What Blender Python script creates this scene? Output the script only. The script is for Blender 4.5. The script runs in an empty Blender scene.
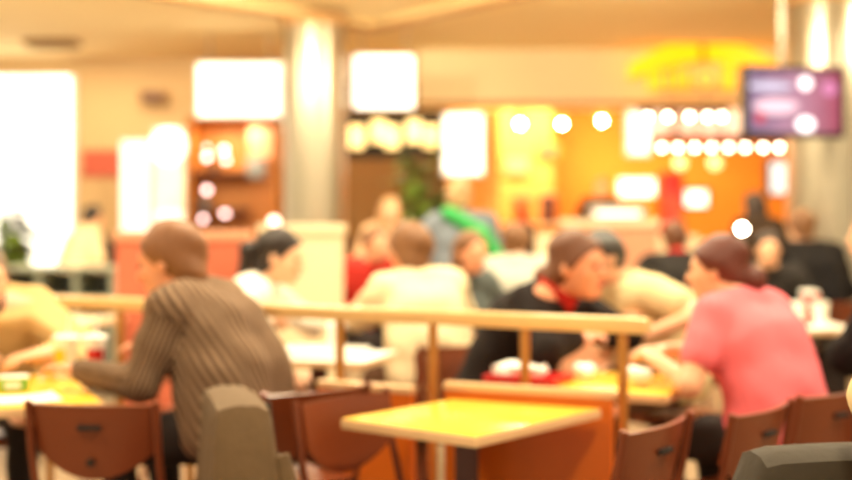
import bpy, bmesh, math, random
import numpy as np
from mathutils import Vector, Matrix, Euler

random.seed(7); np.random.seed(7)
PI = math.pi
SC = bpy.context.scene
COL = SC.collection
H, HZ, F = 1.28, 226.0, 1183.33       # camera height, horizon row, focal length in pixels


def P(px, py, d):
    return Vector(((px - 426) * d / F, d, H - (py - HZ) * d / F))


def ZZ(py, d):
    return H - (py - HZ) * d / F


def XX(px, d):
    return (px - 426) * d / F


# ------------------------------------------------------------------ materials
def srgb(r, g, b):
    def f(c):
        c /= 255.0
        return c / 12.92 if c <= 0.04045 else ((c + 0.055) / 1.055) ** 2.4
    return (f(r), f(g), f(b), 1.0)


def mat(name, col, rough=0.5, metal=0.0, var=0.08, scale=12.0, bump=0.0, coat=0.0, stretch=None, spec=0.5):
    m = bpy.data.materials.new(name); m.use_nodes = True
    nt = m.node_tree; b = nt.nodes['Principled BSDF']
    b.inputs['Roughness'].default_value = rough
    b.inputs['Metallic'].default_value = metal
    b.inputs['Coat Weight'].default_value = coat
    b.inputs['Specular IOR Level'].default_value = spec
    c = srgb(*col)
    tc = nt.nodes.new('ShaderNodeTexCoord'); mp = nt.nodes.new('ShaderNodeMapping')
    nz = nt.nodes.new('ShaderNodeTexNoise'); nz.inputs['Scale'].default_value = scale; nz.inputs['Detail'].default_value = 4
    nt.links.new(tc.outputs['Object'], mp.inputs['Vector']); nt.links.new(mp.outputs['Vector'], nz.inputs['Vector'])
    if stretch: mp.inputs['Scale'].default_value = stretch
    mx = nt.nodes.new('ShaderNodeMix'); mx.data_type = 'RGBA'
    mx.inputs[6].default_value = tuple(x * (1 - var) for x in c[:3]) + (1,)
    mx.inputs[7].default_value = tuple(min(1, x * (1 + var)) for x in c[:3]) + (1,)
    nt.links.new(nz.outputs['Fac'], mx.inputs[0]); nt.links.new(mx.outputs[2], b.inputs['Base Color'])
    if bump:
        bp = nt.nodes.new('ShaderNodeBump'); bp.inputs['Strength'].default_value = bump; bp.inputs['Distance'].default_value = 0.01
        nt.links.new(nz.outputs['Fac'], bp.inputs['Height']); nt.links.new(bp.outputs['Normal'], b.inputs['Normal'])
    return m


def emat(name, col, strength, base=(240, 240, 235), var=0.0, scale=3.0):
    m = bpy.data.materials.new(name); m.use_nodes = True
    nt = m.node_tree; b = nt.nodes['Principled BSDF']
    b.inputs['Base Color'].default_value = srgb(*base); b.inputs['Roughness'].default_value = 0.4
    b.inputs['Emission Color'].default_value = srgb(*col); b.inputs['Emission Strength'].default_value = strength
    if var:
        tc = nt.nodes.new('ShaderNodeTexCoord')
        nz = nt.nodes.new('ShaderNodeTexNoise'); nz.inputs['Scale'].default_value = scale
        mr = nt.nodes.new('ShaderNodeMapRange'); mr.inputs['From Min'].default_value = .35; mr.inputs['From Max'].default_value = .65
        mr.inputs['To Min'].default_value = strength * (1 - var); mr.inputs['To Max'].default_value = strength * (1 + var)
        nt.links.new(tc.outputs['Object'], nz.inputs['Vector']); nt.links.new(nz.outputs['Fac'], mr.inputs['Value'])
        nt.links.new(mr.outputs['Result'], b.inputs['Emission Strength'])
    return m


M = {}
def mk(key, *a, **k): M[key] = mat(key, *a, **k)
mk('ceiling', (248, 224, 166), .9, var=.02, scale=1)
mk('ceiling_edge', (182, 138, 88), .9, var=.03)
mk('plaster', (242, 222, 180), .85, var=.03, scale=2)
mk('plaster_tan', (212, 180, 136), .85, var=.03)
mk('floor', (150, 126, 98), .45, var=.15, scale=1.5)
mk('yellow_laminate', (250, 196, 66), .22, var=.03, scale=4, spec=.6)
mk('edge_band', (226, 186, 140), .4, var=.06, scale=20)
mk('orange_laminate', (216, 106, 18), .38, var=.12, scale=9, stretch=(1, 1, .15))
mk('dark_laminate', (92, 46, 26), .45, var=.12)
mk('chair_wood', (118, 55, 26), .33, var=.16, scale=8, stretch=(.4, 1, 1))
mk('chair_metal', (124, 62, 36), .35, .3)
mk('handle_dark', (30, 20, 15), .7)
mk('rail_wood', (232, 192, 130), .35, var=.1, scale=6, stretch=(.2, 1, 1))
mk('rail_brass', (196, 140, 70), .3, .5)
mk('steel', (170, 160, 145), .28, .9)
mk('column_metal', (182, 170, 148), .28, .75, var=.06, scale=2, stretch=(1, 1, .1))
mk('salmon', (206, 108, 78), .6, var=.05)
mk('salmon_cap', (228, 160, 124), .5)
mk('cream', (244, 222, 182), .5, var=.03)
mk('white', (244, 240, 230), .4, var=.02)
mk('paper', (248, 245, 238), .8, var=.03, bump=.2)
mk('red', (205, 32, 30), .4)
mk('redband', (196, 92, 72), .7)
mk('green_bright', (110, 170, 40), .5, var=.1)
mk('yellow', (245, 190, 40), .5)
mk('black_plastic', (18, 16, 16), .35)
mk('dark', (34, 26, 22), .6)
mk('brown_case', (186, 112, 36), .5, var=.2, scale=2)
mk('yellow_wall', (242, 170, 84), .7, var=.1, scale=1.2)
mk('orange_wall', (240, 148, 40), .7, var=.08, scale=1.2)
mk('brownwall', (138, 100, 54), .7, var=.2, scale=1.5)
mk('leaf', (92, 112, 36), .5, var=.35, scale=8)
mk('stem', (92, 70, 40), .7)
mk('pot', (120, 70, 48), .6)
mk('greygreen', (170, 176, 156), .4, .4)
mk('glass_dark', (40, 44, 50), .1)
mk('jacket_olive', (98, 75, 48), .85, var=.15, scale=30, bump=.3)
mk('jacket_dark', (52, 42, 34), .8)
mk('coat_dark', (52, 42, 28), .8, var=.15, scale=20, bump=.3)
mk('bluegrey_box', (130, 134, 136), .5)
mk('vent', (150, 112, 70), .7)

M['sign_white'] = emat('sign_white', (255, 248, 228), 2.2)
M['window_glow'] = emat('window_glow', (255, 248, 232), 2.4, var=.15, scale=1.2)
M['panel_glow'] = emat('panel_glow', (255, 244, 222), 1.0)
M['panel_warm'] = emat('panel_warm', (255, 226, 160), .55, var=.35, scale=5)
M['bulb'] = emat('bulb', (255, 226, 170), 120)
M['bulb_white'] = emat('bulb_white', (255, 232, 205), 60)
M['highlight_pink'] = emat('highlight_pink', (255, 205, 180), 5)
M['spot'] = emat('spot', (255, 222, 190), 30)
M['bulb_soft'] = emat('bulb_soft', (255, 212, 205), 7)
M['menu_light'] = emat('menu_light', (255, 208, 120), 3)
M['menu_pink'] = emat('menu_pink', (255, 205, 170), 1.1, var=.4, scale=7)
M['sign_yellow'] = emat('sign_yellow', (255, 158, 0), 2.5, base=(110, 56, 4))
M['sign_yellow_pale'] = emat('sign_yellow_pale', (255, 205, 90), 1.0, base=(250, 200, 80))
M['sign_orange'] = emat('sign_orange', (255, 140, 10), .8, base=(120, 66, 4))
M['screen_blue'] = emat('screen_blue', (200, 215, 230), 1.0)
M['lamp'] = emat('lamp', (255, 222, 165), 8)


def screen_material():
    m = bpy.data.materials.new('tv_picture'); m.use_nodes = True
    nt = m.node_tree; b = nt.nodes['Principled BSDF']; b.inputs['Roughness'].default_value = .2
    b.inputs['Base Color'].default_value = (.01, .01, .01, 1)
    tc = nt.nodes.new('ShaderNodeTexCoord'); sp = nt.nodes.new('ShaderNodeSeparateXYZ')
    nt.links.new(tc.outputs['Generated'], sp.inputs[0])
    rmp = nt.nodes.new('ShaderNodeValToRGB'); e = rmp.color_ramp.elements
    e[0].position = 0; e[0].color = srgb(120, 96, 128); e[1].position = 1; e[1].color = srgb(150, 52, 78)
    x = rmp.color_ramp.elements.new(.55); x.color = srgb(172, 120, 140)
    nt.links.new(sp.outputs['X'], rmp.inputs[0])
    nz = nt.nodes.new('ShaderNodeTexNoise'); nz.inputs['Scale'].default_value = 5
    nt.links.new(tc.outputs['Generated'], nz.inputs['Vector'])
    mx = nt.nodes.new('ShaderNodeMix'); mx.data_type = 'RGBA'; mx.blend_type = 'OVERLAY'; mx.inputs[0].default_value = .5
    nt.links.new(rmp.outputs[0], mx.inputs[6]); nt.links.new(nz.outputs['Fac'], mx.inputs[7])
    last = mx.outputs[2]
    # bright patches on the screen: (x, z, radius x, radius z, colour)
    for (cx, cz, rx, rz, col) in ((.62, .80, .07, .11, (255, 235, 230)), (.62, .14, .10, .12, (255, 245, 240)),
                                  (.24, .74, .26, .07, (215, 205, 225)), (.30, .42, .26, .14, (250, 205, 215)),
                                  (.88, .72, .08, .12, (215, 130, 175)), (.13, .24, .06, .1, (200, 50, 70))):
        def ax(sock, c, r):
            a = nt.nodes.new('ShaderNodeMath'); a.operation = 'SUBTRACT'; a.inputs[1].default_value = c
            nt.links.new(sock, a.inputs[0])
            d = nt.nodes.new('ShaderNodeMath'); d.operation = 'DIVIDE'; d.inputs[1].default_value = r
            nt.links.new(a.outputs[0], d.inputs[0])
            q = nt.nodes.new('ShaderNodeMath'); q.operation = 'POWER'; q.inputs[1].default_value = 2
            nt.links.new(d.outputs[0], q.inputs[0]); return q.outputs[0]
        s = nt.nodes.new('ShaderNodeMath'); s.operation = 'ADD'
        nt.links.new(ax(sp.outputs['X'], cx, rx), s.inputs[0]); nt.links.new(ax(sp.outputs['Z'], cz, rz), s.inputs[1])
        mr = nt.nodes.new('ShaderNodeMapRange'); mr.inputs['From Min'].default_value = 1.1; mr.inputs['From Max'].default_value = .6
        nt.links.new(s.outputs[0], mr.inputs['Value'])
        mm = nt.nodes.new('ShaderNodeMix'); mm.data_type = 'RGBA'
        nt.links.new(mr.outputs[0], mm.inputs[0]); nt.links.new(last, mm.inputs[6])
        c = srgb(*col); k = 2.2 if col[1] > 220 else 1.0
        mm.inputs[7].default_value = (c[0] * k, c[1] * k, c[2] * k, 1); last = mm.outputs[2]
    nt.links.new(last, b.inputs['Emission Color']); b.inputs['Emission Strength'].default_value = 1.45
    return m


M['tv_picture'] = screen_material()


def rib_material(name, c1, c2, period):
    m = bpy.data.materials.new(name); m.use_nodes = True
    nt = m.node_tree; b = nt.nodes['Principled BSDF']; b.inputs['Roughness'].default_value = .9
    b.inputs['Specular IOR Level'].default_value = .15
    at = nt.nodes.new('ShaderNodeAttribute'); at.attribute_name = 'rib'
    mu = nt.nodes.new('ShaderNodeMath'); mu.operation = 'MULTIPLY'; mu.inputs[1].default_value = 2 * PI / period
    si = nt.nodes.new('ShaderNodeMath'); si.operation = 'SINE'
    nt.links.new(at.outputs['Fac'], mu.inputs[0]); nt.links.new(mu.outputs[0], si.inputs[0])
    mr = nt.nodes.new('ShaderNodeMapRange'); mr.inputs['From Min'].default_value = -.5; mr.inputs['From Max'].default_value = .5
    nt.links.new(si.outputs[0], mr.inputs['Value'])
    mx = nt.nodes.new('ShaderNodeMix'); mx.data_type = 'RGBA'
    mx.inputs[6].default_value = srgb(*c1); mx.inputs[7].default_value = srgb(*c2)
    nt.links.new(mr.outputs[0], mx.inputs[0]); nt.links.new(mx.outputs[2], b.inputs['Base Color'])
    bp = nt.nodes.new('ShaderNodeBump'); bp.inputs['Strength'].default_value = .6; bp.inputs['Distance'].default_value = .004
    nt.links.new(si.outputs[0], bp.inputs['Height']); nt.links.new(bp.outputs['Normal'], b.inputs['Normal'])
    return m


# ------------------------------------------------------------------ mesh builder
class MB:
    def __init__(s): s.bm = bmesh.new()

    def _x(s, vs, loc, rot):
        mt = Matrix.Translation(Vector(loc)) @ (Euler(rot).to_matrix().to_4x4() if rot is not None else Matrix())
        for v in vs: v.co = mt @ v.co

    def box(s, c, size, rot=None, bev=0.0):
        t = bmesh.new(); bmesh.ops.create_cube(t, size=1)
        for v in t.verts: v.co = Vector((v.co.x * size[0], v.co.y * size[1], v.co.z * size[2]))
        if bev: bmesh.ops.bevel(t, geom=t.edges[:], offset=bev, segments=2, profile=.6, affect='EDGES')
        s._x(t.verts, c, rot); s._add(t); return s

    def _add(s, t):
        me = bpy.data.meshes.new('t'); t.to_mesh(me); t.free(); s.bm.from_mesh(me); bpy.data.meshes.remove(me)

    def prism(s, poly, z0, z1, bev=0.0):
        t = bmesh.new()
        bot = [t.verts.new((p[0], p[1], z0)) for p in poly]; top = [t.verts.new((p[0], p[1], z1)) for p in poly]
        n = len(poly)
        t.faces.new(bot[::-1]); t.faces.new(top)
        for i in range(n): t.faces.new((bot[i], bot[(i + 1) % n], top[(i + 1) % n], top[i]))
        bmesh.ops.recalc_face_normals(t, faces=t.faces[:])
        if bev: bmesh.ops.bevel(t, geom=t.edges[:], offset=bev, segments=2, profile=.6, affect='EDGES')
        s._add(t); return s

    def lathe(s, prof, c=(0, 0, 0), n=28, rot=None):
        t = bmesh.new(); rings = []
        for (r, z) in prof:
            if r < 1e-6: rings.append([t.verts.new((0, 0, z))])
            else: rings.append([t.verts.new((r * math.cos(2 * PI * i / n), r * math.sin(2 * PI * i / n), z)) for i in range(n)])
        for a, b in zip(rings, rings[1:]):
            for i in range(n):
                j = (i + 1) % n
                if len(a) == 1 and len(b) == 1: continue
                if len(a) == 1: t.faces.new((a[0], b[j], b[i]))
                elif len(b) == 1: t.faces.new((a[i], a[j], b[0]))
                else: t.faces.new((a[i], a[j], b[j], b[i]))
        bmesh.ops.recalc_face_normals(t, faces=t.faces[:])
        s._x(t.verts, c, rot); s._add(t); return s

    def cyl(s, c, r, h, n=24, rot=None):
        return s.lathe([(0, -h / 2), (r * .97, -h / 2), (r, -h / 2 + .03 * min(r, h)), (r, h / 2 - .03 * min(r, h)), (r * .97, h / 2), (0, h / 2)], c, n, rot)

    def tube(s, pts, r, n=12):
        pts = [Vector(p) for p in pts]; t = bmesh.new(); rings = []
        for i, p in enumerate(pts):
            d = (pts[min(i + 1, len(pts) - 1)] - pts[max(i - 1, 0)]).normalized()
            a = d.orthogonal().normalized() if i == 0 else (ref - d * ref.dot(d)).normalized()
            ref = a; b = d.cross(a)
            rr = r[i] if isinstance(r, (list, tuple)) else r
            rings.append([t.verts.new(p + rr * (math.cos(2 * PI * k / n) * a + math.sin(2 * PI * k / n) * b)) for k in range(n)])
        for A, B in zip(rings, rings[1:]):
            for k in range(n): t.faces.new((A[k], A[(k + 1) % n], B[(k + 1) % n], B[k]))
        t.faces.new(rings[0][::-1]); t.faces.new(rings[-1])
        bmesh.ops.recalc_face_normals(t, faces=t.faces[:])
        s._add(t); return s

    def sphere(s, c, r, seg=20):
        t = bmesh.new(); bmesh.ops.create_uvsphere(t, u_segments=seg, v_segments=seg // 2, radius=1)
        rr = r if isinstance(r, (list, tuple)) else (r, r, r)
        for v in t.verts: v.co = Vector((v.co.x * rr[0] + c[0], v.co.y * rr[1] + c[1], v.co.z * rr[2] + c[2]))
        s._add(t); return s

    def sheet(s, fn, nu, nv, th):
        """closed sheet of thickness th over fn(u, v)"""
        t = bmesh.new()
        g = [[Vector(fn(i / nu, j / nv)) for j in range(nv + 1)] for i in range(nu + 1)]
        def nrm(i, j):
            a = g[min(i + 1, nu)][j] - g[max(i - 1, 0)][j]; b = g[i][min(j + 1, nv)] - g[i][max(j - 1, 0)]
            n = a.cross(b); return n.normalized() if n.length > 1e-9 else Vector((0, 0, 1))
        A = [[t.verts.new(g[i][j] + nrm(i, j) * th / 2) for j in range(nv + 1)] for i in range(nu + 1)]
        B = [[t.verts.new(g[i][j] - nrm(i, j) * th / 2) for j in range(nv + 1)] for i in range(nu + 1)]
        for i in range(nu):
            for j in range(nv):
                t.faces.new((A[i][j], A[i + 1][j], A[i + 1][j + 1], A[i][j + 1]))
                t.faces.new((B[i][j], B[i][j + 1], B[i + 1][j + 1], B[i + 1][j]))
        for i in range(nu):
            t.faces.new((A[i][0], B[i][0], B[i + 1][0], A[i + 1][0])); t.faces.new((A[i][nv], A[i + 1][nv], B[i + 1][nv], B[i][nv]))
        for j in range(nv):
            t.faces.new((A[0][j], A[0][j + 1], B[0][j + 1], B[0][j])); t.faces.new((A[nu][j], B[nu][j], B[nu][j + 1], A[nu][j + 1]))
        bmesh.ops.recalc_face_normals(t, faces=t.faces[:])
        s._add(t); return s

    def build(s, name, m, parent=None, loc=(0, 0, 0), rz=0, smooth=True):
        me = bpy.data.meshes.new(name); s.bm.to_mesh(me); s.bm.free()
        if smooth:
            for p in me.polygons: p.use_smooth = True
            try: me.set_sharp_from_angle(angle=math.radians(38))
            except Exception: pass
        me.materials.append(M[m] if isinstance(m, str) else m)
        o = bpy.data.objects.new(name, me); COL.objects.link(o)
        o.location = loc; o.rotation_euler = (0, 0, rz)
        if parent: o.parent = parent
        return o


def thing(name, label, cat, loc=(0, 0, 0), rz=0, group=None):
    o = bpy.data.objects.new(name, None); COL.objects.link(o)
    o.empty_display_size = .1
    o.location = loc; o.rotation_euler = (0, 0, rz)
    return tag(o, label, cat, group)


def tag(o, label, cat, group=None):
    o['label'] = label; o['category'] = cat
    if group: o['group'] = group
    return o


def struct(o): o['kind'] = 'structure'; return o


def dup(root, loc, rz, label, group=None):
    r = root.copy(); COL.objects.link(r); r.location = loc; r.rotation_euler = (0, 0, rz); r['label'] = label
    if group: r['group'] = group
    for ch in list(root.children):
        c = ch.copy(); COL.objects.link(c); c.parent = r
        for g in list(ch.children):
            d = g.copy(); COL.objects.link(d); d.parent = c
    return r


def yaw(fx, fy, *_):
    """rotation that turns local +Y to (fx, fy)"""
    return math.atan2(-fx, fy)


# ------------------------------------------------------------------ signed-distance figures
class SDF:
    def __init__(s): s.pr = []; s.clip = []; s.sub = []

    def cap(s, a, b, ra, rb=None, k=.03):
        s.pr.append(('c', np.array(a, float), np.array(b, float), ra, ra if rb is None else rb, k)); return s

    def ell(s, c, r, R=None, k=.02):
        s.pr.append(('e', np.array(c, float), np.array(r, float), np.array(R if R is not None else np.eye(3), float), 0, k)); return s

    def plane(s, n, c):            # keep n.p < c
        s.clip.append((np.array(n, float) / np.linalg.norm(n), c)); return s

    @staticmethod
    def dist(p, X, Y, Z):
        if p[0] == 'c':
            a, b, ra, rb = p[1], p[2], p[3], p[4]; ab = b - a; L = max(float(ab @ ab), 1e-9)
            t = np.clip(((X - a[0]) * ab[0] + (Y - a[1]) * ab[1] + (Z - a[2]) * ab[2]) / L, 0, 1)
            return np.sqrt((X - a[0] - t * ab[0]) ** 2 + (Y - a[1] - t * ab[1]) ** 2 + (Z - a[2] - t * ab[2]) ** 2) - (ra + (rb - ra) * t)
        c, r, R = p[1], p[2], p[3]
        dx, dy, dz = X - c[0], Y - c[1], Z - c[2]
        q = [(R[0, i] * dx + R[1, i] * dy + R[2, i] * dz) for i in range(3)]
        k0 = np.sqrt(sum((q[i] / r[i]) ** 2 for i in range(3))); k1 = np.sqrt(sum((q[i] / r[i] ** 2) ** 2 for i in range(3)))
        return k0 * (k0 - 1) / np.maximum(k1, 1e-6)

    def mesh(s, name, vox, fold=0.0, seed=0):
        lo = np.full(3, 1e9); hi = -lo; bbs = []
        for p in s.pr:
            if p[0] == 'c':
                r = max(p[3], p[4]); l = np.minimum(p[1], p[2]) - r; h = np.maximum(p[1], p[2]) + r
            else:
                r = p[2].max(); l = p[1] - r; h = p[1] + r
            bbs.append((l, h)); lo = np.minimum(lo, l); hi = np.maximum(hi, h)
        lo = lo - 4 * vox - fold; hi = hi + 4 * vox + fold
        n = np.ceil((hi - lo) / vox).astype(int) + 1
        ax = [(lo[i] + vox * np.arange(n[i])).astype(np.float32) for i in range(3)]
        D = np.full(n, .2, np.float32)
        for p, (l, h) in zip(s.pr, bbs):
            mg = p[5] + 3 * vox + .01
            i0 = np.maximum(((l - mg - lo) / vox).astype(int), 0); i1 = np.minimum(((h + mg - lo) / vox).astype(int) + 2, n)
            sl = tuple(slice(a, b) for a, b in zip(i0, i1))
            X = ax[0][sl[0]][:, None, None]; Y = ax[1][sl[1]][None, :, None]; Z = ax[2][sl[2]][None, None, :]
            d = s.dist(p, X, Y, Z).astype(np.float32); k = p[5]; E = D[sl]
            hh = np.clip(.5 + .5 * (E - d) / k, 0, 1)
            D[sl] = E * (1 - hh) + d * hh - k * hh * (1 - hh)
        X = ax[0][:, None, None]; Y = ax[1][None, :, None]; Z = ax[2][None, None, :]
        if fold:
            D = D + (fold * (np.sin(31 * X + 17 * Z + seed) * np.sin(13 * Y - 22 * Z + 2 * seed) + .6 * np.sin(47 * Z + 21 * X - 15 * Y + 3 * seed))).astype(np.float32)
        for nn, c in s.clip: D = np.maximum(D, (nn[0] * X + nn[1] * Y + nn[2] * Z - c).astype(np.float32))
        for p in s.sub: D = np.maximum(D, -s.dist(p, X, Y, Z).astype(np.float32))
        return surface_nets(D, lo, vox, name)


def surface_nets(D, lo, vox, name):
    D[0], D[-1] = .2, .2; D[:, 0], D[:, -1] = .2, .2; D[:, :, 0], D[:, :, -1] = .2, .2
    s = D < 0
    cnt = np.zeros(tuple(k - 1 for k in D.shape), np.int8)
    for dx in (0, 1):
        for dy in (0, 1):
            for dz in (0, 1):
                cnt += s[dx:s.shape[0] - 1 + dx, dy:s.shape[1] - 1 + dy, dz:s.shape[2] - 1 + dz]
    cells = np.argwhere((cnt > 0) & (cnt < 8))
    idx = np.full(cnt.shape, -1, np.int64); idx[tuple(cells.T)] = np.arange(len(cells))
    acc = np.zeros((len(cells), 3)); num = np.zeros(len(cells))
    corners = [(a, b, c) for a in (0, 1) for b in (0, 1) for c in (0, 1)]
    for i, a in enumerate(corners):
        for b in corners[i + 1:]:
            if sum(abs(x - y) for x, y in zip(a, b)) != 1: continue
            va = D[cells[:, 0] + a[0], cells[:, 1] + a[1], cells[:, 2] + a[2]]; vb = D[cells[:, 0] + b[0], cells[:, 1] + b[1], cells[:, 2] + b[2]]
            m = (va < 0) != (vb < 0)
            t = np.where(m, va / np.where(m, va - vb, 1), 0)
            pt = np.array(a)[None] + t[:, None] * (np.array(b) - np.array(a))[None]
            acc += np.where(m[:, None], pt, 0); num += m
    V = lo + vox * (cells + acc / num[:, None])
    faces = []
    for ax in range(3):
        o1, o2 = [(1, 2), (2, 0), (0, 1)][ax]
        sa = [slice(None)] * 3; sb = [slice(None)] * 3; sa[ax] = slice(0, -1); sb[ax] = slice(1, None)
        A, B = s[tuple(sa)], s[tuple(sb)]
        e = np.argwhere(A != B)
        if not len(e): continue
        e = e[(e[:, o1] > 0) & (e[:, o2] > 0)]
        ins = A[tuple(e.T)]
        q = []
        for (d1, d2) in ((1, 1), (0, 1), (0, 0), (1, 0)):
            c = e.copy(); c[:, o1] -= d1; c[:, o2] -= d2; q.append(idx[tuple(c.T)])
        q = np.stack(q, 1); q[~ins] = q[~ins][:, ::-1]
        faces.append(q)
    Fc = np.concatenate(faces)
    me = bpy.data.meshes.new(name)
    me.vertices.add(len(V)); me.vertices.foreach_set('co', V.astype(np.float32).ravel())
    me.loops.add(Fc.size); me.loops.foreach_set('vertex_index', Fc.astype(np.int32).ravel())
    me.polygons.add(len(Fc)); me.polygons.foreach_set('loop_start', np.arange(0, Fc.size, 4, dtype=np.int32))
    me.polygons.foreach_set('loop_total', np.full(len(Fc), 4, np.int32))
    me.polygons.foreach_set('use_smooth', np.ones(len(Fc), bool))
    me.update(calc_edges=True); me.validate()
    return me


def put(me, name, m, parent, smooth_it=3):
    me.materials.append(M[m] if isinstance(m, str) else m)
    o = bpy.data.objects.new(name, me); COL.objects.link(o); o.parent = parent
    if smooth_it:
        # bake a light smoothing so that the voxel steps vanish
        bm = bmesh.new(); bm.from_mesh(me)
        for _ in range(smooth_it): bmesh.ops.smooth_vert(bm, verts=bm.verts, factor=.5, use_axis_x=True, use_axis_y=True, use_axis_z=True)
        bm.to_mesh(me); bm.free()
    return o


def rotx(a): c, s = math.cos(a), math.sin(a); return np.array([[1, 0, 0], [0, c, -s], [0, s, c]])
def roty(a): c, s = math.cos(a), math.sin(a); return np.array([[c, 0, s], [0, 1, 0], [-s, 0, c]])
def rotz(a): c, s = math.cos(a), math.sin(a); return np.array([[c, -s, 0], [s, c, 0], [0, 0, 1]])
def nv(v): v = np.array(v, float); return v / max(np.linalg.norm(v), 1e-9)


def ik(S, W, l1, l2, pole):
    d = W - S; L = np.linalg.norm(d)
    if L > .985 * (l1 + l2): W = S + d / L * .985 * (l1 + l2); d = W - S; L = np.linalg.norm(d)
    u = d / L; a = (l1 * l1 - l2 * l2 + L * L) / (2 * L); h = math.sqrt(max(l1 * l1 - a * a, 0))
    p = np.array(pole, float); p = nv(p - u * (p @ u))
    return S + u * a + p * h, W


CLOTH = {}
def cloth(key, col, **k):
    if key not in CLOTH: CLOTH[key] = mat(key, col, .88, var=.07, scale=25, bump=.15, spec=.2, **k)
    return CLOTH[key]


SKIN = mat('skin', (232, 176, 138), .5, var=.06, scale=18)
SKIN2 = mat('skin_rosy', (226, 156, 118), .5, var=.06, scale=18)
EYE = mat('eye', (60, 44, 36), .15)
LIP = mat('lip', (186, 92, 82), .45)


def hairmat(key, col):
    if key not in CLOTH: CLOTH[key] = mat(key, col, .5, var=.3, scale=30, stretch=(6, 6, 1), bump=.4)
    return CLOTH[key]


def person(label, loc, face, seat=.46, lean=10, hunch=15, side=0, head=(0, 0, 0), hands=(None, None), poles=((-.8, -.2, -.2), (.8, -.2, -.2)),
           s=1.0, girth=1.0, sleeve='long', skin=SKIN, hair=('short', 'hair_brown', (96, 58, 30)), top=('shirt', cloth, None), low=('trousers', None),
           vox=.009, female=False, extras=(), group=None, rib=None, collar=None, feat=True, knee_out=.03, hs=1.0):
    """+Y is the way the person faces, X is the right hand side; hands are world points (left, right)"""
    rz = yaw(*face)
    root = thing('person', label, 'person', (loc[0], loc[1], 0), rz, group)
    Rw = rotz(rz); base = np.array([loc[0], loc[1], 0.0])
    L2 = lambda w: Rw.T @ (np.array(w, float) - base)
    stand = seat is None
    hz = .93 * s if stand else seat + .012 + .118 * girth
    a1, a2 = math.radians(lean), math.radians(lean + hunch)
    sd = math.radians(side)
    up1 = roty(sd) @ np.array([0, math.sin(a1), math.cos(a1)]); up2 = roty(sd) @ np.array([0, math.sin(a2), math.cos(a2)])
    hip = np.array([0, 0, hz]); waist = hip + .17 * s * up1; chest = hip + .34 * s * nv(up1 + .35 * up2)
    neck = chest + .17 * s * up2
    nd = nv(np.array([0, math.sin(a2 * .8), math.cos(a2 * .8)]) + np.array([math.sin(sd) * .5, .12, 0]))
    headc = neck + .155 * s * nd
    ex = np.array([math.cos(sd), 0, -math.sin(sd)])
    sw = (.155 if female else .178) * s * (1 + .35 * (girth - 1))
    sh = [neck - .055 * s * up2 - ex * sw, neck - .055 * s * up2 + ex * sw]
    hy, hp, hr = [math.radians(v) for v in head]
    Rh = rotz(hy) @ rotx(hp) @ roty(hr)
    g = girth
    hS = s * hs; HD = lambda v: headc + Rh @ (np.array(v, float) * hS)
    tors = []     # torso primitives shared by body and garment
    wr = (.098 if female else .108) * g * s
    for sg in (-1, 1):
        tors += [('c', hip + ex * sg * .07 * g, waist + ex * sg * .062 * g, .118 * g * s, wr), ('c', waist + ex * sg * .062 * g, chest + ex * sg * .075 * s, wr, .112 * s * (.6 + .4 * g)),
                 ('c', chest + ex * sg * .075 * s, neck - .06 * s * up2 + ex * sg * .09 * s, .112 * s * (.6 + .4 * g), .078 * s), ('c', neck - .025 * s * up2, sh[(sg + 1) // 2], .058 * s, .06 * s)]
        if female: tors.append(('c', chest + ex * sg * .07 * s + np.array([0, .06, -.03]) * s, chest + ex * sg * .075 * s + np.array([0, .085, -.05]) * s, .07 * s * g, .06 * s * g))
    arms = []
    wrists = []
    for i, sg in enumerate((-1, 1)):
        W = hands[i]
        if W is None: W = sh[i] + np.array([sg * .07, .06, -.50]) * s if stand else np.array([sg * .10, .22, hz + .13])
        else: W = L2(W)
        E, W = ik(sh[i], W, .285 * s, .255 * s, poles[i])
        arms.append((sh[i], E, W)); wrists.append((E, W, sg))
    legs = []
    for sg in (-1, 1):
        hj = hip + np.array([sg * .085 * g, 0, -.015])
        if stand:
            kn = np.array([sg * .10, .02, .50 * s]); an = np.array([sg * .10, -.02, .09]); toe = an + np.array([sg * .03, .17, -.055])
        else:
            kn = np.array([sg * (.085 * g + knee_out), .42 * s, seat + .078]); an = np.array([sg * (.09 + knee_out), .38 * s, .09]); toe = an + np.array([sg * .03, .17, -.055])
        legs.append((hj, kn, an, toe))
    b = SDF()
    add = lambda S, p, inf=0.0, k=.04: S.cap(p[1], p[2], p[3] + inf, p[4] + inf, k)
    for p in tors: add(b, p)
    b.cap(neck - .03 * s * up2, headc - .02 * s * nd + Rh @ np.array([0, -.03 * s, -.03 * s]), .06 * s * (.5 + .5 * g), .054 * s * (.5 + .5 * g), .03)
    b.ell(HD((0, -.012, .022)), np.array((.076, .096, .088)) * hS, Rh, .02)
    b.ell(HD((0, .028, -.045)), np.array((.06, .062, .074)) * hS, Rh, .03)
    b.cap(HD((-.018, .066, -.095)), HD((.018, .066, -.095)), .02 * hS, None, .02)
    b.cap(HD((0, .086, .004)), HD((0, .108, -.032)), .009 * hS, .014 * hS, .012)
    b.cap(HD((-.038, .07, .022)), HD((.038, .07, .022)), .014 * hS, None, .015)
    b.cap(HD((-.016, .088, -.06)), HD((.016, .088, -.06)), .009 * hS, None, .01)
    for sg in (-1, 1):
        b.ell(HD((sg * .078, -.008, -.012)), np.array((.011, .02, .032)) * hS, Rh @ rotz(sg * .35), .008)
        b.ell(HD((sg * .042, .058, -.025)), np.array((.02, .018, .02)) * hS, Rh, .02)
    for (S_, E, W) in arms:
        b.cap(S_, E, .054 * s * (.6 + .4 * g), .042 * s, .03); b.cap(E, W, .044 * s, .028 * s, .02)
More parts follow.
